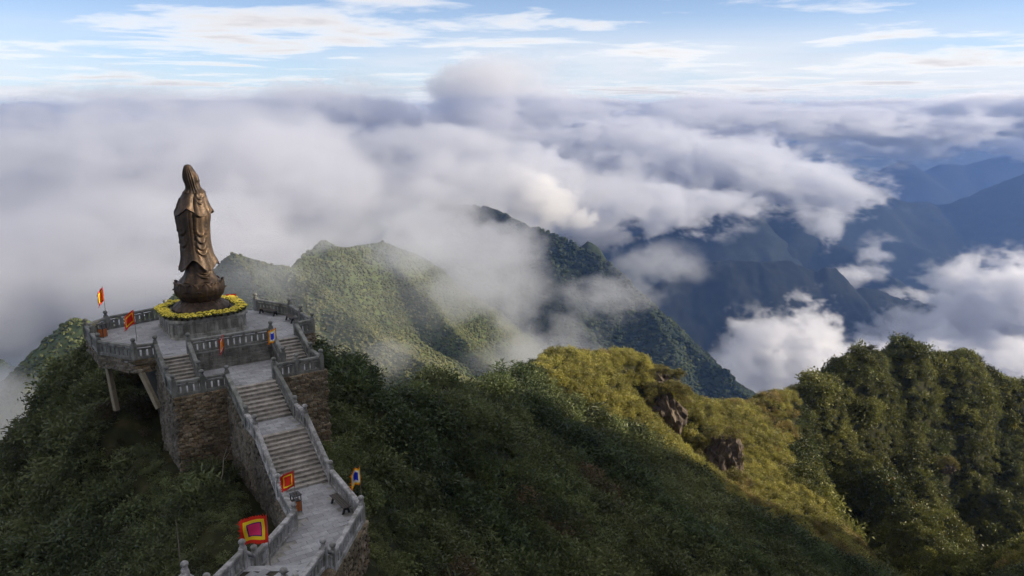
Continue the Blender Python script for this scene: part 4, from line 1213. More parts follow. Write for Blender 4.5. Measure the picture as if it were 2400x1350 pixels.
# survey of the poles: foot at a pixel on a known floor level, top at a pixel row
def pole(fx, fy, z, top_py):
    p = at_z(fx, fy, z)
    lo_, hi_ = z, z + 8.0
    for _ in range(40):
        mid = (lo_ + hi_) / 2
        v = np.array([p[0], p[1], mid]) - [0, 0, CAMZ]
        if 675 - FPX * (v @ _U) / (v @ _F) > top_py: lo_ = mid
        else: hi_ = mid
    return Vector((p[0], p[1], z)), mid - z
def flag_at(label, foot, top_py, *a, **k):
    b_, h_ = pole(*foot, top_py)
    return flag(label, b_, h_, *a, **k)
flag_at('limp red and yellow flag on the pole at the far left corner post', (252, 772, Z0), 671, 1.05, RY, 200, 0.45, 0.10, 0.40, 1)
flag_at('red and yellow flag blowing over the left part of the terrace', (321, 800, Z0), 725, 1.0, RYR, 195, 0.55, 0.10, 0.72, 2)
flag_at('thin folded red and white flag hanging in front of the block wall', (530, 862, Z1), 783, 1.0, (('red', 1.1), ('white', 0.80), ('orange', 0.6)), 195, 0.5, 0.14, 0.34, 3)
flag_at('blue flag with yellow and orange borders beside the right side flight', (651, 848, Z1), 768, 0.95, BLUE, 190, 0.25, 0.07, 0.60, 4)
flag_at('red flag with a yellow inner border above the rubbish bin on the lower landing', (697, 1238, Z3), 1100, 0.90, RYR, 184, 0.36, 0.13, 0.80, 5)
flag_at('blue and white flag outside the railing behind the lower bench', (848, 1196, Z3), 1090, 0.95, BLUE, 195, 0.40, 0.10, 0.55, 6)
flag_at('large pink flag with yellow and green borders at the bottom of the stairs', (634, 1335, Z3), 1204, 1.38, PINK, 184, 0.13, 0.11, 0.90, 7)
flag_at('small red and yellow flag half hidden behind the flower ring', (556, 727, Z0), 688, 0.62, RY, 185, 0.05, 0.05, 1.4, 8)

m_wood = plain('dark_bench_wood', (0.055, 0.045, 0.04), 0.6, 0.4, 0.3)
m_iron = plain('cast_iron', (0.018, 0.018, 0.02), 0.5, 0.5)
def bench(label, u, v, z, ang, L=1.7):
    t = empty('park_bench', plan(u, v, z), PLAN_A + rad(ang)); tag(t, label, 'bench', 'slatted benches')
    for k in range(4):
        inst('seat_slat', shear_box('seat_slat', -L / 2, L / 2, -0.05, 0.05, 0.40, 0.44, 0, m_wood, 0.008), t, (-L / 2, -0.18 + 0.12 * k, 0))
    for s in (-1, 1):
        bm = bmesh.new()
        prof = [(-0.24, 0.0), (-0.12, 0.0), (-0.06, 0.2), (0.06, 0.2), (0.12, 0.0), (0.24, 0.0), (0.12, 0.36), (0.24, 0.395), (-0.24, 0.395), (-0.12, 0.36)]
        lo_ = [bm.verts.new((0, y, z_)) for y, z_ in prof]; hi_ = [bm.verts.new((0.07, y, z_)) for y, z_ in prof]
        bm.faces.new(lo_[::-1]); bm.faces.new(hi_)
        for i in range(len(prof)):
            j = (i + 1) % len(prof); bm.faces.new((lo_[i], lo_[j], hi_[j], hi_[i]))
        bmesh.ops.recalc_face_normals(bm, faces=bm.faces)
        me = bpy.data.meshes.new('leg'); bm.to_mesh(me); bm.free(); me.materials.append(m_iron)
        inst('leg', me, t, (s * (L / 2 - 0.2) - 0.035, 0, 0))
bench('dark slatted bench against the rear right balustrade of the terrace', 4.95, -7.8, Z0, -63.5 + 180, 2.0)
bench('dark bench half hidden by the post at the right side of the terrace', 5.75, -4.6, Z0, 91, 1.6)
bench('dark slatted bench on the lower landing beside the right balustrade', 0.85, 17.3, Z3, 92, 1.9)

m_orange = plain('orange_wood', (0.45, 0.14, 0.04), 0.6, 0.3, 0.25)
def bin_(label, u, v, z, ang):
    t = empty('rubbish_bin', plan(u, v, z), PLAN_A + rad(ang)); tag(t, label, 'rubbish bin', 'slatted rubbish bins')
    inst('body', shear_box('bin_body', -0.2, 0.2, -0.2, 0.2, 0.04, 0.66, 0, m_iron, 0.02), t, (-0.2, 0, 0))
    for k in range(5):
        for s in (-1, 1):
            inst('slat', shear_box('bin_slat', 0, 0.065, -0.012, 0.012, 0.06, 0.62, 0, m_orange, 0.004), t, (-0.205 + 0.085 * k, s * 0.215, 0))
            inst('slat', shear_box('bin_slat', 0, 0.065, -0.012, 0.012, 0.06, 0.62, 0, m_orange, 0.004), t, (s * 0.215, -0.205 + 0.085 * k, 0), (0, 0, rad(90)))
    for sx in (-1, 1):
        for sy in (-1, 1):
            inst('upright', shear_box('bin_upright', -0.02, 0.02, -0.02, 0.02, 0.0, 0.95, 0, m_iron, 0), t, (sx * 0.21 - 0.02, sy * 0.21, 0))
    inst('lid', shear_box('bin_lid', -0.27, 0.27, -0.27, 0.27, 0.95, 1.04, 0, m_iron, 0.035), t, (-0.27, 0, 0))
    inst('ash_tray', lathe_mesh('ash_tray', [(0.10, 1.04), (0.12, 1.075), (0.09, 1.075), (0.08, 1.05)], 12, m_iron), t)
bin_('black and orange rubbish bin in the far left corner of the terrace', -7.25, -8.1, Z0, 45)
bin_('black and orange rubbish bin on the lower landing, under a red flag', -1.28, 16.3, Z3, 4)

def rod(label, px, py_top, zt, h, rr=0.02):
    p = at_z(px, py_top, zt)
    t = empty('lightning_rod', (p[0], p[1], zt - h)); tag(t, label, 'lightning rod', 'thin metal rods')
    inst('rod', lathe_mesh('rod', [(rr, 0), (rr, h * 0.55), (rr * 0.6, h * 0.95), (0.003, h)], 8, m_pole), t)
    inst('clamp', lathe_mesh('clamp', [(rr * 1.8, 0.9), (rr * 1.8, 0.98)], 8, m_pole), t)
rod('thin rod rising from the double post at the rear right of the terrace', 589, 634, 3.1, 3.1)
rod('thin rod beside the rear right corner post of the terrace', 716, 676, 2.9, 2.9)
rod('tall thin rod on the post at the bottom left of the path', 412, 1215, Z5 + 3.35, 3.35, 0.024)
# ------------------------------------------------------------------ vegetation
def leaf_mat(name, rough=0.55, trans=0.25, spec=0.35):
    m, nt, b = new_mat(name)
    at = nt.nodes.new('ShaderNodeAttribute'); at.attribute_type = 'INSTANCER'; at.attribute_name = 'tint'
    info = nt.nodes.new('ShaderNodeObjectInfo')
    pos = geo_pos(nt)
    n = tex_noise(nt, pos, 3.1, 3, 0.6)
    f = math_node(nt, 'ADD', math_node(nt, 'MULTIPLY', n, 1.1), 0.45)
    vm = nt.nodes.new('ShaderNodeVectorMath'); vm.operation = 'SCALE'
    nt.links.new(at.outputs['Color'], vm.inputs[0]); nt.links.new(f, vm.inputs['Scale'])
    nt.links.new(vm.outputs[0], b.inputs['Base Color'])
    b.inputs['Roughness'].default_value = rough
    b.inputs['Specular IOR Level'].default_value = spec
    if trans:
        tr = nt.nodes.new('ShaderNodeBsdfTranslucent')
        nt.links.new(vm.outputs[0], tr.inputs['Color'])
        mx = nt.nodes.new('ShaderNodeMixShader'); mx.inputs[0].default_value = trans
        out = nt.nodes['Material Output']
        nt.links.new(b.outputs[0], mx.inputs[1]); nt.links.new(tr.outputs[0], mx.inputs[2]); nt.links.new(mx.outputs[0], out.inputs['Surface'])
    return m
m_leaf = leaf_mat('shrub_leaves')
m_blade = leaf_mat('bamboo_leaves', 0.5, 0.35)
m_canopy = leaf_mat('forest_canopy', 0.9, 0.0, 0.1)

def leaf_mesh(name, seed, n, R, H, ll, lw, style, mat, clusters=14, spread=0.30):
    r = np.random.default_rng(seed)
    vs, fs = [], []
    cc = []
    for k in range(clusters):
        a = r.uniform(0, 2 * math.pi); e = math.asin(r.uniform(0.05, 1.0)); q = r.uniform(0.65, 1.0)
        cc.append(np.array([R * math.cos(e) * math.cos(a) * q, R * math.cos(e) * math.sin(a) * q, H * math.sin(e) * q]))
    for k in range(n):
        if style == 'shrub':
            c = cc[r.integers(clusters)]
            p = c + r.normal(0, spread * R, 3) * np.array([1, 1, 0.6]); p[2] = max(p[2], 0.02)
            out = p / np.array([R, R, H]); out = out / (np.linalg.norm(out) + 1e-6)
            d = out * 0.55 + r.normal(0, 0.55, 3); d[2] += 0.15
        else:   # arching bamboo / grass blades
            c = cc[r.integers(clusters)] * np.array([1, 1, 0.4])
            a = r.uniform(0, 2 * math.pi); p = np.array([c[0] + r.normal(0, .12 * R), c[1] + r.normal(0, .12 * R), r.uniform(0.15, 1.0) * H * (1 - 0.35 * (c[0] ** 2 + c[1] ** 2) / R ** 2)])
            d = np.array([math.cos(a), math.sin(a), r.uniform(-0.1, 1.2)])
        d = d / np.linalg.norm(d)
        s = np.cross(d, r.normal(0, 1, 3)); s /= np.linalg.norm(s) + 1e-9
        L = ll * r.uniform(0.65, 1.25); W = lw * r.uniform(0.7, 1.2)
        nrm = np.cross(d, s)
        i = len(vs)
        vs += [p, p + d * L * 0.5 + s * W * 0.5 + nrm * 0.06 * L, p + d * L - np.array([0, 0, 0.18 * L]), p + d * L * 0.5 - s * W * 0.5 + nrm * 0.06 * L]
        fs.append((i, i + 1, i + 2, i + 3))
    me = bpy.data.meshes.new(name)
    me.from_pydata([tuple(v) for v in vs], [], fs)
    me.materials.append(mat)
    return me

def lumpy_mesh(name, seed, sub=2, amp=0.3, mat=None):
    r = random.Random(seed)
    bm = bmesh.new(); bmesh.ops.create_icosphere(bm, subdivisions=sub, radius=1.0)
    for v in bm.verts:
        v.co *= 1 + r.uniform(-amp, amp)
        v.co.z = v.co.z * 0.8 + 0.35
    me = bpy.data.meshes.new(name); bm.to_mesh(me); bm.free(); me.materials.append(mat)
    return me

def scatter(name, label, P, S, T, protos, seed=0):
    """one mass of plants: instances of a few prototype plants at the given points"""
    n = len(P)
    r = np.random.default_rng(seed)
    me = bpy.data.meshes.new(name)
    me.vertices.add(n); me.vertices.foreach_set('co', np.asarray(P, np.float32).ravel())
    a = me.attributes.new('size', 'FLOAT_VECTOR', 'POINT'); a.data.foreach_set('vector', np.asarray(S, np.float32).ravel())
    a = me.attributes.new('turn', 'FLOAT_VECTOR', 'POINT')
    rot = np.zeros((n, 3), np.float32); rot[:, 2] = r.uniform(0, 6.283, n); rot[:, :2] = r.normal(0, 0.16, (n, 2)); a.data.foreach_set('vector', rot.ravel())
    a = me.attributes.new('tint', 'FLOAT_COLOR', 'POINT'); c4 = np.ones((n, 4), np.float32); c4[:, :3] = T; a.data.foreach_set('color', c4.ravel())
    a = me.attributes.new('pick', 'INT', 'POINT'); a.data.foreach_set('value', r.integers(0, len(protos), n).astype(np.int32))
    o = bpy.data.objects.new(name, me); COL.objects.link(o)
    ng = bpy.data.node_groups.new(name + '_nodes', 'GeometryNodeTree')
    ng.interface.new_socket('Geometry', in_out='INPUT', socket_type='NodeSocketGeometry')
    ng.interface.new_socket('Geometry', in_out='OUTPUT', socket_type='NodeSocketGeometry')
    gi = ng.nodes.new('NodeGroupInput'); go = ng.nodes.new('NodeGroupOutput')
    g2i = ng.nodes.new('GeometryNodeGeometryToInstance')
    for me2 in protos[::-1]:
        po = bpy.data.objects.new(me2.name + '_plant', me2)
        oi = ng.nodes.new('GeometryNodeObjectInfo'); oi.inputs['Object'].default_value = po
        ng.links.new(oi.outputs['Geometry'], g2i.inputs[0])
    iop = ng.nodes.new('GeometryNodeInstanceOnPoints')
    def attr(nm, typ):
        q = ng.nodes.new('GeometryNodeInputNamedAttribute'); q.data_type = typ; q.inputs['Name'].default_value = nm; return q.outputs['Attribute']
    ng.links.new(gi.outputs[0], iop.inputs['Points'])
    ng.links.new(g2i.outputs[0], iop.inputs['Instance'])
    iop.inputs['Pick Instance'].default_value = True
    ng.links.new(attr('pick', 'INT'), iop.inputs['Instance Index'])
    e2r = ng.nodes.new('FunctionNodeEulerToRotation'); ng.links.new(attr('turn', 'FLOAT_VECTOR'), e2r.inputs[0])
    ng.links.new(e2r.outputs[0], iop.inputs['Rotation'])
    ng.links.new(attr('size', 'FLOAT_VECTOR'), iop.inputs['Scale'])
    ng.links.new(iop.outputs[0], go.inputs[0])
    md = o.modifiers.new('plants', 'NODES'); md.node_group = ng
    tag(o, label, 'vegetation', kind='stuff')
    return o

def to_pix(P):
    v = np.asarray(P) - np.array([0, 0, CAMZ]); D = v @ _F
    return 1200 + FPX * (v @ _R) / D, 675 - FPX * (v @ _U) / D, D

shrubs = [leaf_mesh('shrub', 20 + k, 520, 0.9, 0.95, 0.22, 0.105, 'shrub', m_leaf) for k in range(5)]
bamboo = [leaf_mesh('bamboo', 40 + k, 240, 0.8, 1.15, 0.42, 0.075, 'blade', m_blade, 16) for k in range(4)]
trees = [leaf_mesh('tree', 60 + k, 520, 1.0, 1.15, 0.26, 0.13, 'shrub', m_leaf, 18, 0.22) for k in range(4)]

def plant_hillside():
    r = np.random.default_rng(77)
    n = 150000
    y = np.sqrt(r.uniform(28 ** 2, 285 ** 2, n)); x = r.uniform(-0.78, 0.78, n) * y
    keep = r.random(n) < np.clip(1.25 - y / 330.0, 0.35, 1.0)
    x, y = x[keep], y[keep]
    z = hill_z(x, y)
    P = np.stack([x, y, z], -1)
    px, py, D = to_pix(P)
    du = (x - PLAN_O[0]) * CA + (y - PLAN_O[1]) * SA; dv = (x - PLAN_O[0]) * SA - (y - PLAN_O[1]) * CA
    inside = ((du > -5.2) & (du < 6.2) & (dv > -11) & (dv < -0.2)) | ((np.abs(du) < 5.7) & (dv > -1) & (dv < 5.4)) | ((np.abs(du) < 2.6) & (dv > 4) & (dv < 15)) | ((du > -3.3 - np.clip(dv - 17, 0, 9)) & (du < 2.6 - 0.7 * np.clip(dv - 18.5, 0, 9)) & (dv > 13.5) & (dv < 30))
    vis = (px > -160) & (px < 2560) & (py > 740) & (py < 1560) & (y > 27) & ~inside
    P, px, py, x, y, du, dv = P[vis], px[vis], py[vis], x[vis], y[vis], du[vis], dv[vis]
    n = len(P)
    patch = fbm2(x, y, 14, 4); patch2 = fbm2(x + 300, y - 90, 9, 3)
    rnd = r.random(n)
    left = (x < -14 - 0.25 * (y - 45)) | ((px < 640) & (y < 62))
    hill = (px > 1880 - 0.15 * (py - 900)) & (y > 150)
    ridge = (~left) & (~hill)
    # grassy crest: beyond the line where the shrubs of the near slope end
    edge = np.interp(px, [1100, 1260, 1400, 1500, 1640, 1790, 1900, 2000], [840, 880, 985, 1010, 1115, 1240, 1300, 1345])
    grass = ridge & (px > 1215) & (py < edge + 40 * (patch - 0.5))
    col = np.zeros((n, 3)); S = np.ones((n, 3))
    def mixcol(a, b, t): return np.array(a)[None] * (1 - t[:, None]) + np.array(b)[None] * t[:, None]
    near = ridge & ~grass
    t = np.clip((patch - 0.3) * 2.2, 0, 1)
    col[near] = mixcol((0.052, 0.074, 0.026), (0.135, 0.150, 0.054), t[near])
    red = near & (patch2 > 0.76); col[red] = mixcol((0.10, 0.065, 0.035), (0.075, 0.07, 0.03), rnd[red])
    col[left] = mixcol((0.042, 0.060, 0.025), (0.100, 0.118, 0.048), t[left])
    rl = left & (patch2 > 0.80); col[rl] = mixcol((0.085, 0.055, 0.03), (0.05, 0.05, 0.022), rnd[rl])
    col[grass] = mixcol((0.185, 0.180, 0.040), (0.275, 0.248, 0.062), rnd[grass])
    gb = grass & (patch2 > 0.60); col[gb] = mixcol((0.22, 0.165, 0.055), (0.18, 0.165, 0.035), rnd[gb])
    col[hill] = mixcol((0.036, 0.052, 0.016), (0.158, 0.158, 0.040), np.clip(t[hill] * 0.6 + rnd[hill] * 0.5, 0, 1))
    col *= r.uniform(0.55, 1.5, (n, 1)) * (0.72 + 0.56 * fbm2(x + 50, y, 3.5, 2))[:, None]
    # sizes
    s = r.uniform(0.6, 1.0, n) ** 1 * np.where(r.random(n) < 0.20, 2.3, 1.0)
    s[hill] = r.uniform(0.7, 1.5, hill.sum()) * np.where(r.random(hill.sum()) < 0.12, 1.9, 1.0); s[grass] = r.uniform(0.75, 1.45, grass.sum())
    far = np.clip(y / 110.0, 0.8, 1.6); s *= np.where(hill, 1.0, far ** 0.5)
    s[left] = r.uniform(0.5, 0.95, left.sum()) * np.where(r.random(left.sum()) < 0.15, 1.8, 1.0)
    lobe = (du < -7.4) & (du > -13) & (dv > -9) & (dv < 1); s[lobe] *= 0.95
    nearstair = (np.abs(du) < 7.5) & (dv > -12) & (dv < 27); s[nearstair] *= 0.62
    S = np.stack([s, s, s * r.uniform(0.8, 1.15, n)], -1)
    clump = 0.55 + 0.95 * fbm2(x - 40, y + 70, 4.2, 2)
    S *= np.where(grass, 1.0, clump)[:, None]
    tall = hill & (r.random(n) < 0.035); S[tall] *= np.array([1.25, 1.25, 1.7])[None]
    P[:, 2] -= 0.12
    # thin out: shrubs and bamboo
    k = r.random(n)
    isb = (near & (k < 0.28)) | (left & (k < 0.22))
    sh = (near & ~isb) | (left & ~isb)
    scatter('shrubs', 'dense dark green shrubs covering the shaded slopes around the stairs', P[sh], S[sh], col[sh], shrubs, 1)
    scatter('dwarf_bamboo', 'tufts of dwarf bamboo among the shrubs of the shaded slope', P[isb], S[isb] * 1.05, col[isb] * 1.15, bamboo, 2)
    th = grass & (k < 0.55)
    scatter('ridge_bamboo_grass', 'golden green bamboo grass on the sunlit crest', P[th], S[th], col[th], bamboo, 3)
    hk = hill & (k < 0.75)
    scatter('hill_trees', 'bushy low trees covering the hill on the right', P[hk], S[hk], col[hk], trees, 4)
    print('plants', sh.sum(), isb.sum(), th.sum(), hk.sum())
plant_hillside()

canopy = [lumpy_mesh('canopy', k, 2, 0.28, m_canopy) for k in range(5)]
def plant_mountain(name, label, X, Y, H, n, size, c0, c1, seed, ft=-0.12):
    r = np.random.default_rng(seed)
    ny, nx = X.shape
    fx = r.uniform(0, nx - 1.01, n); fy = r.uniform(0, ny - 1.01, n)
    i = fx.astype(int); j = fy.astype(int); u = fx - i; v = fy - j
    z = (H[j, i] * (1 - u) + H[j, i + 1] * u) * (1 - v) + (H[j + 1, i] * (1 - u) + H[j + 1, i + 1] * u) * v
    x = X[0, 0] + fx * (X[0, 1] - X[0, 0]); y = Y[0, 0] + fy * (Y[1, 0] - Y[0, 0])
    P = np.stack([x, y, z], -1)
    px, py, D = to_pix(P)
    gy = (H[j + 1, i] - H[j, i]) / (Y[1, 0] - Y[0, 0]); gx = (H[j, i + 1] - H[j, i]) / (X[0, 1] - X[0, 0])
    vd = np.stack([x, y, z - CAMZ], -1); facing = (-gx * -vd[:, 0] + -gy * -vd[:, 1] + -vd[:, 2])
    ok = (px > -60) & (px < 2460) & (py > 480) & (py < 1000) & (facing > ft * np.linalg.norm(vd, axis=1)) & (z > -520)
    P = P[ok]; n = len(P); px = px[ok]
    t = np.clip((fbm2(P[:, 0], P[:, 1], 40, 4) - 0.3) * 2.4 + r.normal(0, 0.2, n), 0, 1)[:, None]
    col = np.array(c0)[None] * (1 - t) + np.array(c1)[None] * t
    col *= r.uniform(0.65, 1.35, (n, 1))
    s = size * r.uniform(0.55, 1.35, n)
    S = np.stack([s, s, s * r.uniform(0.7, 1.3, n)], -1)
    P[:, 2] -= 0.2 * size
    scatter(name, label, P, S, col, canopy, seed)
    print(name, n)
plant_mountain('slope_scrub', 'pale green scrub covering the slope of the nearer mountain', M1X, M1Y, M1H, 95000, 1.45, (0.062, 0.070, 0.030), (0.125, 0.125, 0.055), 21)
plant_mountain('ridge_forest', 'dark forest covering the steep ridge in the middle distance', M2X, M2Y, M2H, 60000, 3.4, (0.016, 0.024, 0.012), (0.048, 0.058, 0.028), 22, -0.45)
plant_mountain('left_hill_scrub', 'scrub on the small hill beyond the left side of the terrace', MLX, MLY, MLH, 16000, 1.6, (0.03, 0.042, 0.018), (0.08, 0.09, 0.035), 23)

def ground_at(px, py, y0=60.0, y1=290.0):
    """where a sight line meets the hillside"""
    for y in np.arange(y0, y1, 0.5):
        p = at_depth(px, py, y)
        if p[2] <= float(hill_z(p[0], p[1])): break
    return p

# ---- single bushes that stand out, crags, dead branches
def lone_bush(label, px, py, y, size, col, kind='bush'):
    p = ground_at(px, py); z = p[2]
    t = empty('orange_leaved_bush', (p[0], p[1], z - 0.1)); tag(t, label, 'bush', 'bushes with autumn leaves on the right hill')
    m, nt, b = new_mat('autumn_leaves')
    n = tex_noise(nt, geo_pos(nt), 1.7, 4)
    nt.links.new(ramp(nt, n, [(0.35, tuple(c * 0.5 for c in col)), (0.6, col)]), b.inputs['Base Color']); b.inputs['Roughness'].default_value = 0.6
    me = leaf_mesh('crown', int(px), 700, 1.0, 1.1, 0.24, 0.13, 'shrub', m, 20, 0.2)
    inst('crown', me, t, (0, 0, 0.5 * size), None, (size, size, size))
    bm = bmesh.new(); tube(bm, [(0, 0, 0), (0.05, 0.02, 0.5 * size), (0.0, 0.05, 1.1 * size)], [0.12, 0.09, 0.03], 7)
    me = bpy.data.meshes.new('trunk'); bm.to_mesh(me); bm.free(); me.materials.append(m_bark); inst('trunk', me, t)
m_bark = plain('bark', (0.08, 0.06, 0.045), 0.9, 0.2, 0.3)
lone_bush('large orange-leaved bush at the head of the lit spur on the right hill', 2085, 1150, 186, 2.0, (0.42, 0.22, 0.03))
lone_bush('orange-leaved bush lower down the crest of the lit spur', 2140, 1205, 178, 1.8, (0.34, 0.18, 0.03))
lone_bush('small orange-leaved bush at the head of the farther spur', 2200, 1175, 190, 1.5, (0.48, 0.24, 0.03))
lone_bush('bright yellow-green bush near the right edge of the hill', 2375, 1015, 224, 2.0, (0.30, 0.27, 0.03))

m_rock, nt, b = new_mat('crag_rock')
_pos = geo_pos(nt)
_mx = nt.nodes.new('ShaderNodeMapping'); _mx.inputs['Scale'].default_value = (0.5, 0.5, 0.22); nt.links.new(_pos, _mx.inputs[0])
_n = tex_noise(nt, _mx.outputs[0], 1.6, 7, 0.68, 0.6)
nt.links.new(ramp(nt, _n, [(0.32, (0.022, 0.017, 0.013)), (0.46, (0.070, 0.053, 0.040)), (0.58, (0.125, 0.094, 0.070)), (0.72, (0.20, 0.165, 0.125))]), b.inputs['Base Color'])
b.inputs['Roughness'].default_value = 0.95
bump(nt, b, _n, 0.8, 0.5)
CRAGS = []
def crag(label, px, py, y, w, h, d, seed, rz=0.0):
    p = at_depth(px, py, y)
    bm = bmesh.new(); bmesh.ops.create_icosphere(bm, subdivisions=4, radius=1.0)
    r = np.random.default_rng(seed); ph = r.uniform(0, 6, 9)
    planes = [Vector(v).normalized() for v in r.normal(0, 1, (16, 3))]
    offs = r.uniform(0.62, 0.95, 16)
    for v in bm.verts:
        n = v.co.normalized(); rr = 1.15
        for q, o_ in zip(planes, offs):
            c = n.dot(q)
            if c > 0.05: rr = min(rr, o_ / c)
        rr += 0.09 * math.sin(n.x * 9 + ph[0]) * math.sin(n.z * 4 + ph[1]) + 0.05 * math.sin(n.y * 17 + n.x * 13 + ph[2]) - 0.10 * abs(math.sin(n.x * 7 + n.z * 1.5 + ph[3])) ** 6 - 0.08 * abs(math.sin(n.z * 8 + n.x * 2 + ph[4])) ** 8
        v.co = Vector((n.x * w * rr, n.y * d * rr, n.z * h * rr))
    me = bpy.data.meshes.new('rock'); bm.to_mesh(me); bm.free(); me.materials.append(m_rock)
    o = bpy.data.objects.new('rock_outcrop', me); COL.objects.link(o); o.location = p; o.rotation_euler = (0, 0, rz)
    tag(o, label, 'rock', 'crags on the grassy ridge')
    CRAGS.append((Vector(p), w, h, d))
crag('pale sunlit crag just under the highest point of the grassy ridge', 1540, 893, 156.5, 3.8, 2.6, 3.4, 1, 0.3)
crag('reddish crag standing in the hollow of the grassy ridge', 1562, 964, 149.0, 3.6, 5.6, 3.6, 2, 0.2)
crag('large reddish crag lower down the hollow of the ridge', 1690, 1088, 148, 4.4, 7.0, 4.0, 3, 0.5)
crag('narrow brown crag below the large reddish one', 1708, 1152, 141, 2.0, 3.6, 2.2, 4, 0.1)
crag('small grey crag in the shade of the right hill', 2215, 1095, 208, 2.6, 2.2, 2.0, 5, 0.1)

def crag_bushes():
    r = np.random.default_rng(5); P = []; S = []; C = []
    for (p, w, h, d) in CRAGS:
        for k in range(70):
            a = r.uniform(0, 2 * math.pi); e = r.uniform(0.9, 1.4)
            x = p.x + math.cos(a) * w * e; zz = p.z + math.sin(a) * h * e
            if math.sin(a) > 0.25: y = p.y + r.uniform(-0.7, 0.5) * d
            else: y = p.y - r.uniform(0.5, 1.1) * d
            g = float(hill_z(x, y)); z = max(g, min(zz, p.z + h * 0.95)) if math.sin(a) > 0.25 else g
            P.append((x, y, z - 0.2)); s_ = r.uniform(0.6, 1.2); S.append((s_, s_, s_)); t_ = r.random()
            C.append((0.11 + 0.07 * t_, 0.11 + 0.04 * t_, 0.03 + 0.012 * t_))
    scatter('crag_bushes', 'bushes growing on and around the crags of the ridge', np.array(P), np.array(S), np.array(C), trees, 8)
crag_bushes()
m_dead = plain('dead_wood', (0.32, 0.29, 0.24), 0.9, 0.2, 0.2)
def dead_branch(label, px, py, y, px2, py2, y2, rr):
    a_ = Vector(at_depth(px, py, y)); b_ = Vector(at_depth(px2, py2, y2)); a_.z = min(a_.z, float(hill_z(a_.x, a_.y)) + 0.1)
    t = empty('dead_branch', a_); tag(t, label, 'branch', 'pale dead branches')
    bm = bmesh.new(); d = b_ - a_
    tube(bm, [(0, 0, 0), tuple(d * 0.35 + Vector((0.08, 0, 0.05))), tuple(d * 0.7 + Vector((-0.05, 0, 0.08))), tuple(d)], [rr, rr * 0.8, rr * 0.6, rr * 0.25], 7)
    me = bpy.data.meshes.new('stem'); bm.to_mesh(me); bm.free(); me.materials.append(m_dead); inst('stem', me, t)
    bm = bmesh.new(); tube(bm, [tuple(d * 0.7), tuple(d * 0.85 + Vector((0.25, 0, 0.1)))], [rr * 0.5, rr * 0.2], 6)
    me = bpy.data.meshes.new('twig'); bm.to_mesh(me); bm.free(); me.materials.append(m_dead); inst('twig', me, t)
dead_branch('curved pale branch sticking out of the dark bushes left of the stairs', 508, 1112, 43.5, 533, 1046, 43.0, 0.035)
dead_branch('thin pale stick in the bushes at the lower left', 300, 1350, 40, 288, 1302, 39.6, 0.03)
# ------------------------------------------------------------------ clouds: fog volumes on voxel grids
def lattice_noise3(shape, cells, seed):
    """smooth random field on a grid: random lattice, cubic-smoothed trilinear upsampling per axis"""
    r = np.random.default_rng(seed)
    n = [max(2, int(math.ceil(c)) + 2) for c in cells]
    a = r.random(n).astype(np.float32)
    for ax in range(3):
        t = np.linspace(0, cells[ax], shape[ax])
        i = np.floor(t).astype(int); f = (t - i).astype(np.float32)
        f = f * f * (3 - 2 * f)
        a = np.moveaxis(a, ax, 0)
        sh = (-1,) + (1,) * (a.ndim - 1)
        a = a[i] * (1 - f).reshape(sh) + a[i + 1] * f.reshape(sh)
        a = np.moveaxis(a, 0, ax)
    return a

def fbm3(shape, size, wavelength, octaves, seed, gain=0.5, billow=False):
    s = 0; amp = 1; tot = 0
    for k in range(octaves):
        cells = [sz / (w / (2.0 ** k)) for sz, w in zip(size, wavelength)]
        v = lattice_noise3(shape, cells, seed * 97 + k)
        if billow:
            v = 1 - np.abs(2 * v - 1)
        s = s + amp * v; tot += amp; amp *= gain
    return s / tot

def cloud_mat(name, density, col, aniso):
    m = bpy.data.materials.new(name)
    m.use_nodes = True
    nt = m.node_tree
    nt.nodes.clear()
    out = nt.nodes.new('ShaderNodeOutputMaterial')
    pv = nt.nodes.new('ShaderNodeVolumePrincipled')
    pv.inputs['Color'].default_value = (*col, 1)
    pv.inputs['Density'].default_value = density
    pv.inputs['Density Attribute'].default_value = 'density'
    pv.inputs['Anisotropy'].default_value = aniso
    nt.links.new(pv.outputs[0], out.inputs['Volume'])
    return m

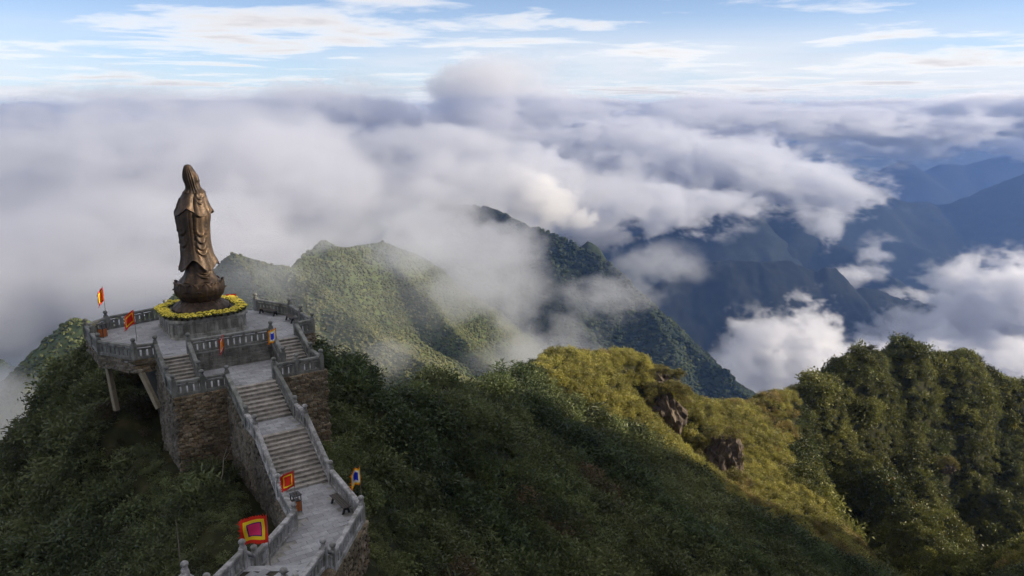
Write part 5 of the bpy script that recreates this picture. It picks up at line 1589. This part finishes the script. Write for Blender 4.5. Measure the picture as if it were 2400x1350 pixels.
def volume_object(name, D, lo, hi, mat):
    """a voxel grid of densities D[x,y,z] turned into a fog volume by a Volume Cube node"""
    nx, ny, nz = D.shape
    me = bpy.data.meshes.new(name + '_voxels')
    me.vertices.add(D.size)
    co = np.zeros(D.size * 3, np.float32)
    cx, cy, cz = [(a + b) / 2 for a, b in zip(lo, hi)]
    co[0::3], co[1::3], co[2::3] = cx, cy, cz
    me.vertices.foreach_set('co', co)
    at = me.attributes.new('dens', 'FLOAT', 'POINT')
    at.data.foreach_set('value', np.ascontiguousarray(D, np.float32).ravel())
    o = bpy.data.objects.new(name, me)
    COL.objects.link(o)
    ng = bpy.data.node_groups.new(name + '_nodes', 'GeometryNodeTree')
    ng.interface.new_socket('Geometry', in_out='INPUT', socket_type='NodeSocketGeometry')
    ng.interface.new_socket('Geometry', in_out='OUTPUT', socket_type='NodeSocketGeometry')
    gi = ng.nodes.new('NodeGroupInput'); go = ng.nodes.new('NodeGroupOutput')
    vc = ng.nodes.new('GeometryNodeVolumeCube')
    vc.inputs['Min'].default_value = lo; vc.inputs['Max'].default_value = hi
    vc.inputs['Resolution X'].default_value = nx; vc.inputs['Resolution Y'].default_value = ny; vc.inputs['Resolution Z'].default_value = nz
    pos = ng.nodes.new('GeometryNodeInputPosition')
    sub = ng.nodes.new('ShaderNodeVectorMath'); sub.operation = 'SUBTRACT'; sub.inputs[1].default_value = lo
    ng.links.new(pos.outputs[0], sub.inputs[0])
    div = ng.nodes.new('ShaderNodeVectorMath'); div.operation = 'DIVIDE'
    div.inputs[1].default_value = [(h - l) / (n - 1) for h, l, n in zip(hi, lo, D.shape)]
    ng.links.new(sub.outputs[0], div.inputs[0])
    sep = ng.nodes.new('ShaderNodeSeparateXYZ'); ng.links.new(div.outputs[0], sep.inputs[0])
    def mth(op, a, b):
        n = ng.nodes.new('ShaderNodeMath'); n.operation = op
        for i, v in enumerate((a, b)):
            if isinstance(v, (int, float)): n.inputs[i].default_value = v
            else: ng.links.new(v, n.inputs[i])
        return n.outputs[0]
    ri = [mth('ROUND', s, 0) for s in sep.outputs]
    # the index is built in two integer-safe steps
    def toint(v):
        n = ng.nodes.new('FunctionNodeFloatToInt'); n.rounding_mode = 'ROUND'; ng.links.new(v, n.inputs[0]); return n.outputs[0]
    def imath(op, a, b):
        n = ng.nodes.new('FunctionNodeIntegerMath'); n.operation = op
        for i, v in enumerate((a, b)):
            if isinstance(v, int): n.inputs[i].default_value = v
            else: ng.links.new(v, n.inputs[i])
        return n.outputs[0]
    I = [toint(s) for s in sep.outputs]
    idx = imath('ADD', imath('MULTIPLY', imath('ADD', imath('MULTIPLY', I[0], ny), I[1]), nz), I[2])
    si = ng.nodes.new('GeometryNodeSampleIndex'); si.data_type = 'FLOAT'; si.domain = 'POINT'
    na = ng.nodes.new('GeometryNodeInputNamedAttribute'); na.data_type = 'FLOAT'; na.inputs['Name'].default_value = 'dens'
    ng.links.new(gi.outputs[0], si.inputs['Geometry'])
    ng.links.new(na.outputs['Attribute'], si.inputs['Value'])
    ng.links.new(idx, si.inputs['Index'])
    ng.links.new(si.outputs[0], vc.inputs['Density'])
    sm = ng.nodes.new('GeometryNodeSetMaterial'); sm.inputs['Material'].default_value = mat
    ng.links.new(vc.outputs[0], sm.inputs['Geometry'])
    ng.links.new(sm.outputs[0], go.inputs[0])
    md = o.modifiers.new('cloud', 'NODES'); md.node_group = ng
    me.materials.append(mat)
    return o

def cloud_grid(lo, hi, shape):
    xs = np.linspace(lo[0], hi[0], shape[0], dtype=np.float32)[:, None, None]
    ys = np.linspace(lo[1], hi[1], shape[1], dtype=np.float32)[None, :, None]
    zs = np.linspace(lo[2], hi[2], shape[2], dtype=np.float32)[None, None, :]
    return xs, ys, zs

def blob(F, G, px, py, y, rx, ry, rd, w=1.0, k=0.0):
    """add an ellipsoid of cloud at a surveyed place; rx, ry in photo pixels at that distance, rd metres deep"""
    c = at_depth(px, py, y)
    s = math.hypot(y, c[2] - CAMZ) / FPX
    xs, ys, zs = G
    d = 1 - np.sqrt(((xs - c[0]) / (rx * s)) ** 2 + ((ys - c[1]) / rd) ** 2 + ((zs - c[2] + k * (xs - c[0])) / (ry * s)) ** 2)
    np.maximum(F, d * w, out=F)
def unit(a):
    return (a - a.mean()) / a.std()

def fade_edges(D, k):
    for ax in range(3):
        n = D.shape[ax]
        e = np.minimum(np.arange(n), n - 1 - np.arange(n)) / k
        D *= np.clip(e, 0, 1).reshape([-1 if i == ax else 1 for i in range(3)]).astype(np.float32)

def make_cloud(name, label, lo, hi, sh, blobs, wl, seed, a, bb, soft, density, aniso, col, thr=0.0, gain=0.62):
    """blobs: (px, py, distance, rx, ry, depth radius, strength, slant)"""
    G = cloud_grid(lo, hi, sh); size = [h - l for h, l in zip(hi, lo)]
    F = np.full(sh, -2.0, np.float32)
    W = np.zeros(sh, np.float32)
    for q in blobs:
        q = tuple(q) + (1.0, 0.0, 1.0)[len(q) - 6:]
        px, py, y, rx, ry, rd, w, k, boost = q
        c = at_depth(px, py, y); s = math.hypot(y, c[2] - CAMZ) / FPX
        xs, ys, zs = G
        # only touch the voxels near the blob
        m = 2.2
        sl = []
        for ax, (cc, rr) in enumerate(zip(c, (rx * s * m, rd * m, (ry * s + abs(k) * rx * s) * m))):
            n = sh[ax]; st = (hi[ax] - lo[ax]) / (n - 1)
            i0 = int(np.clip((cc - rr - lo[ax]) / st, 0, n)); i1 = int(np.clip((cc + rr - lo[ax]) / st + 1, 0, n))
            sl.append(slice(i0, i1))
        sl = tuple(sl)
        if any(x.stop <= x.start for x in sl):
            continue
        d = 1 - np.sqrt(((xs[sl[0]] - c[0]) / (rx * s)) ** 2 + ((ys[:, sl[1]] - c[1]) / rd) ** 2 + ((zs[:, :, sl[2]] - c[2] + k * (xs[sl[0]] - c[0])) / (ry * s)) ** 2)
        F[sl] = np.maximum(F[sl], np.where(d > 0, d * max(w, boost, 1.0), d))
        W[sl] = np.maximum(W[sl], min(w, 1.0) * np.clip(d + 0.6, 0, 1))
    n = unit(fbm3(sh, size, wl, 7, seed, gain))
    nb = unit(fbm3(sh, size, [w / 2.6 for w in wl], 5, seed + 7, gain, True))
    D = F + a * n + bb * nb
    D = smoothstep(thr, thr + soft, D) * np.clip(W * 1.4, 0, 1) * smoothstep(-1.1, -0.55, F)
    fade_edges(D, 6.0)
    D[D < 0.006] = 0
    m = cloud_mat(name, density, col, aniso)
    o = volume_object(name, D, lo, hi, m)
    tag(o, label, 'cloud', kind='stuff')
    return o

SHADED_CLOUD_COL = (0.835, 0.848, 0.888)  # shade from other clouds put into a darker scattering colour
WHITE_COL = (0.945, 0.945, 0.955)
def build_clouds():
    # blobs: px, py, distance, rx, ry (photo pixels), depth radius (m), strength, slant, fullness
    make_cloud('cloud_bank', 'smooth grey cloud bank rising behind the statue',
        (-1150.0, 420.0, -520.0), (950.0, 2050.0, 110.0), (300, 110, 140),
        [(150, 580, 1450, 620, 290, 400, 2.2), (650, 490, 1550, 420, 190, 350, 1.8), (930, 490, 1700, 330, 170, 200, 1.6), (0, 720, 1000, 480, 190, 260, 2.0), (1020, 520, 1700, 240, 120, 150, 1.4), (560, 590, 1150, 330, 150, 170, 1.8), (300, 700, 950, 300, 120, 120, 1.6),
         (30, 400, 1750, 330, 100, 180), (1150, 440, 1820, 260, 100, 120), (1330, 420, 1880, 240, 100, 100), (420, 350, 1700, 300, 60, 180), (740, 310, 1750, 220, 70, 140, 1.3), (900, 350, 1800, 200, 80, 130, 1.6), (1050, 340, 1850, 180, 70, 110, 1.4),
         (20, 945, 520, 210, 75, 90, 1.0, 0, 1.6), (-60, 1020, 460, 180, 90, 40, 1.0)],
        (300, 340, 190), 3, 0.34, 0.13, 0.75, 0.020, 0.45, SHADED_CLOUD_COL)
    make_cloud('ridge_mist', 'wisps of mist streaming over the green slope and the forest ridge',
        (-420.0, 560.0, -500.0), (560.0, 1360.0, 0.0), (280, 100, 170),
        [(850, 550, 780, 110, 45, 50, 0.4, 0, 1.5), (980, 590, 745, 160, 65, 55, 0.28, 0, 2.0), (1110, 650, 725, 130, 70, 55, 0.22, 0, 1.8), (1190, 750, 730, 90, 75, 55, 0.20, 0, 1.5), (1230, 830, 800, 110, 65, 60, 0.24, 0, 1.4),
         (1130, 570, 1090, 130, 80, 90, 0.34, 0, 1.6), (1000, 545, 1000, 180, 80, 90, 0.36, 0, 1.8), (1290, 840, 930, 110, 50, 60, 0.28), (1330, 770, 980, 90, 60, 60, 0.16), (1080, 690, 900, 120, 65, 70, 0.18, 0, 1.4),
         (1440, 690, 1050, 120, 55, 60, 0.30, 0, 1.2), (1540, 615, 1260, 120, 40, 60, 0.25), (1190, 690, 1000, 110, 70, 70, 0.2), (1370, 700, 1060, 60, 50, 50, 0.2),
         (920, 820, 690, 60, 50, 40, 0.18), (590, 650, 760, 130, 55, 50, 0.22, 0, 1.2), (740, 560, 850, 120, 45, 50, 0.28, 0, 1.3),
         (800, 680, 640, 380, 150, 70, 0.035, 0, 3.0)],
        (150, 170, 105), 12, 0.42, 0.24, 0.6, 0.024, 0.45, SHADED_CLOUD_COL, 0.0, 0.68)
    make_cloud('valley_cumulus', 'bright white cumulus boiling up from the valley on the right',
        (380.0, 1960.0, -1000.0), (1900.0, 2760.0, -220.0), (300, 80, 170),
        [(1850, 850, 2200, 150, 110, 130, 1.7), (1905, 770, 2220, 85, 80, 100, 1.2), (2050, 870, 2220, 240, 80, 150, 1.8), (2250, 860, 2260, 300, 120, 180, 2.0), (2390, 745, 2370, 190, 125, 180, 1.9), (2200, 775, 2480, 150, 45, 110, 0.6), (1770, 910, 2200, 150, 80, 130, 1.3),
         (2100, 990, 2220, 480, 130, 170, 1.6), (1975, 650, 2720, 60, 20, 30, 0.7), (2120, 695, 2710, 70, 24, 30, 0.6), (1730, 870, 2140, 80, 60, 60, 0.5)],
        (260, 260, 190), 21, 0.26, 0.24, 0.28, 0.030, 0.40, WHITE_COL, 0.0, 0.68)
    make_cloud('ridge_stream_clouds', 'broken clouds spilling to the right over the dark blue ridges',
        (-60.0, 2380.0, -620.0), (2150.0, 4250.0, 60.0), (360, 110, 180),
        [(1230, 450, 2620, 125, 100, 200, 1.6), (1330, 490, 2560, 130, 65, 150, 1.3), (1480, 490, 2640, 190, 60, 200, 1.3, 0.1), (1640, 480, 2780, 170, 32, 180, 0.9),
         (1680, 395, 3600, 300, 70, 400, 1.5, 0.15), (1830, 415, 3500, 180, 48, 300, 1.3, 0.3), (1955, 440, 3300, 100, 28, 150, 0.9, 0.3), (1500, 400, 3600, 300, 80, 400, 1.4),
         (1900, 520, 3100, 95, 34, 90, 0.35), (1945, 545, 3000, 36, 48, 60, 0.7), (2050, 620, 2880, 55, 62, 70, 0.5), (1990, 640, 2800, 80, 26, 50, 0.7), (1400, 555, 2500, 120, 36, 60, 0.4)],
        (300, 380, 180), 31, 0.30, 0.24, 0.32, 0.018, 0.45, SHADED_CLOUD_COL, 0.0, 0.68)
    make_cloud('sunlit_puff', 'bright warm-white cloud standing above the forest ridge in the centre',
        (-140.0, 1590.0, -330.0), (300.0, 1790.0, 0.0), (130, 52, 110),
        [(1235, 435, 1690, 80, 62, 50, 1.6), (1300, 480, 1690, 85, 52, 45, 1.4), (1190, 490, 1700, 60, 45, 45, 1.1), (1360, 515, 1700, 70, 30, 40, 0.7)],
        (100, 100, 80), 44, 0.26, 0.22, 0.45, 0.026, 0.35, (0.96, 0.955, 0.955), 0.0, 0.66)  # sunlight on this cloud put into its whiter colour
    make_cloud('far_clouds', 'long grey cloud deck below the horizon with brighter cloud under it on the right',
        (-2700.0, 3300.0, -700.0), (4700.0, 6700.0, 420.0), (360, 90, 130),
        [(300, 385, 4300, 900, 110, 700, 1.4), (1000, 365, 4600, 700, 95, 800, 1.4), (1520, 375, 4700, 380, 85, 600, 1.3), (1950, 290, 4700, 430, 40, 500, 1.7), (2330, 275, 5000, 330, 40, 400, 1.8), (2240, 335, 6250, 320, 32, 160, 1.4),
         (720, 268, 4000, 170, 42, 200, 1.3), (560, 285, 4100, 130, 36, 200, 1.2), (1280, 262, 4200, 130, 44, 200, 1.3), (1130, 240, 4000, 110, 75, 160, 0.8, 0, 1.3), (1190, 190, 4100, 130, 60, 160, 0.16, 0, 1.6), (760, 215, 4100, 150, 40, 160, 0.25, 0, 1.4), (330, 235, 4300, 250, 40, 160, 0.18, 0, 1.4), (1500, 275, 4300, 150, 32, 200, 1.2), (1640, 252, 4400, 75, 28, 150, 1.4), (1850, 275, 4500, 200, 26, 200, 1.2), (2270, 250, 4700, 120, 34, 200, 1.3), (2400, 255, 4700, 130, 36, 200, 1.4), (100, 290, 4200, 260, 40, 250, 1.2), (500, 248, 6300, 800, 15, 220, 0.9, 0, 1.8), (1500, 247, 6300, 700, 14, 220, 0.9, 0, 1.8), (2250, 246, 6300, 600, 14, 220, 0.9, 0, 1.8)],
        (420, 600, 180), 5, 0.34, 0.22, 0.38, 0.013, 0.45, SHADED_CLOUD_COL, 0.0, 0.66)
build_clouds()

# the blue air between the camera and the far ranges
def build_haze():
    lo = (-9500, -900, -1400); hi = (9500, 10400, 60)
    v = [(x, y, z) for z in (lo[2], hi[2]) for y in (lo[1], hi[1]) for x in (lo[0], hi[0])]
    f = [(0, 2, 3, 1), (4, 5, 7, 6), (0, 1, 5, 4), (2, 6, 7, 3), (0, 4, 6, 2), (1, 3, 7, 5)]
    m = cloud_mat('haze_air', 1.0e-4, (0.165, 0.30, 0.68), 0.4)
    m.node_tree.nodes['Principled Volume'].inputs['Density Attribute'].default_value = ''
    o = link_mesh('haze', v, f, m)
    tag(o, 'thin blue haze between the near ridge and the far ranges', 'haze', kind='stuff')
build_haze()
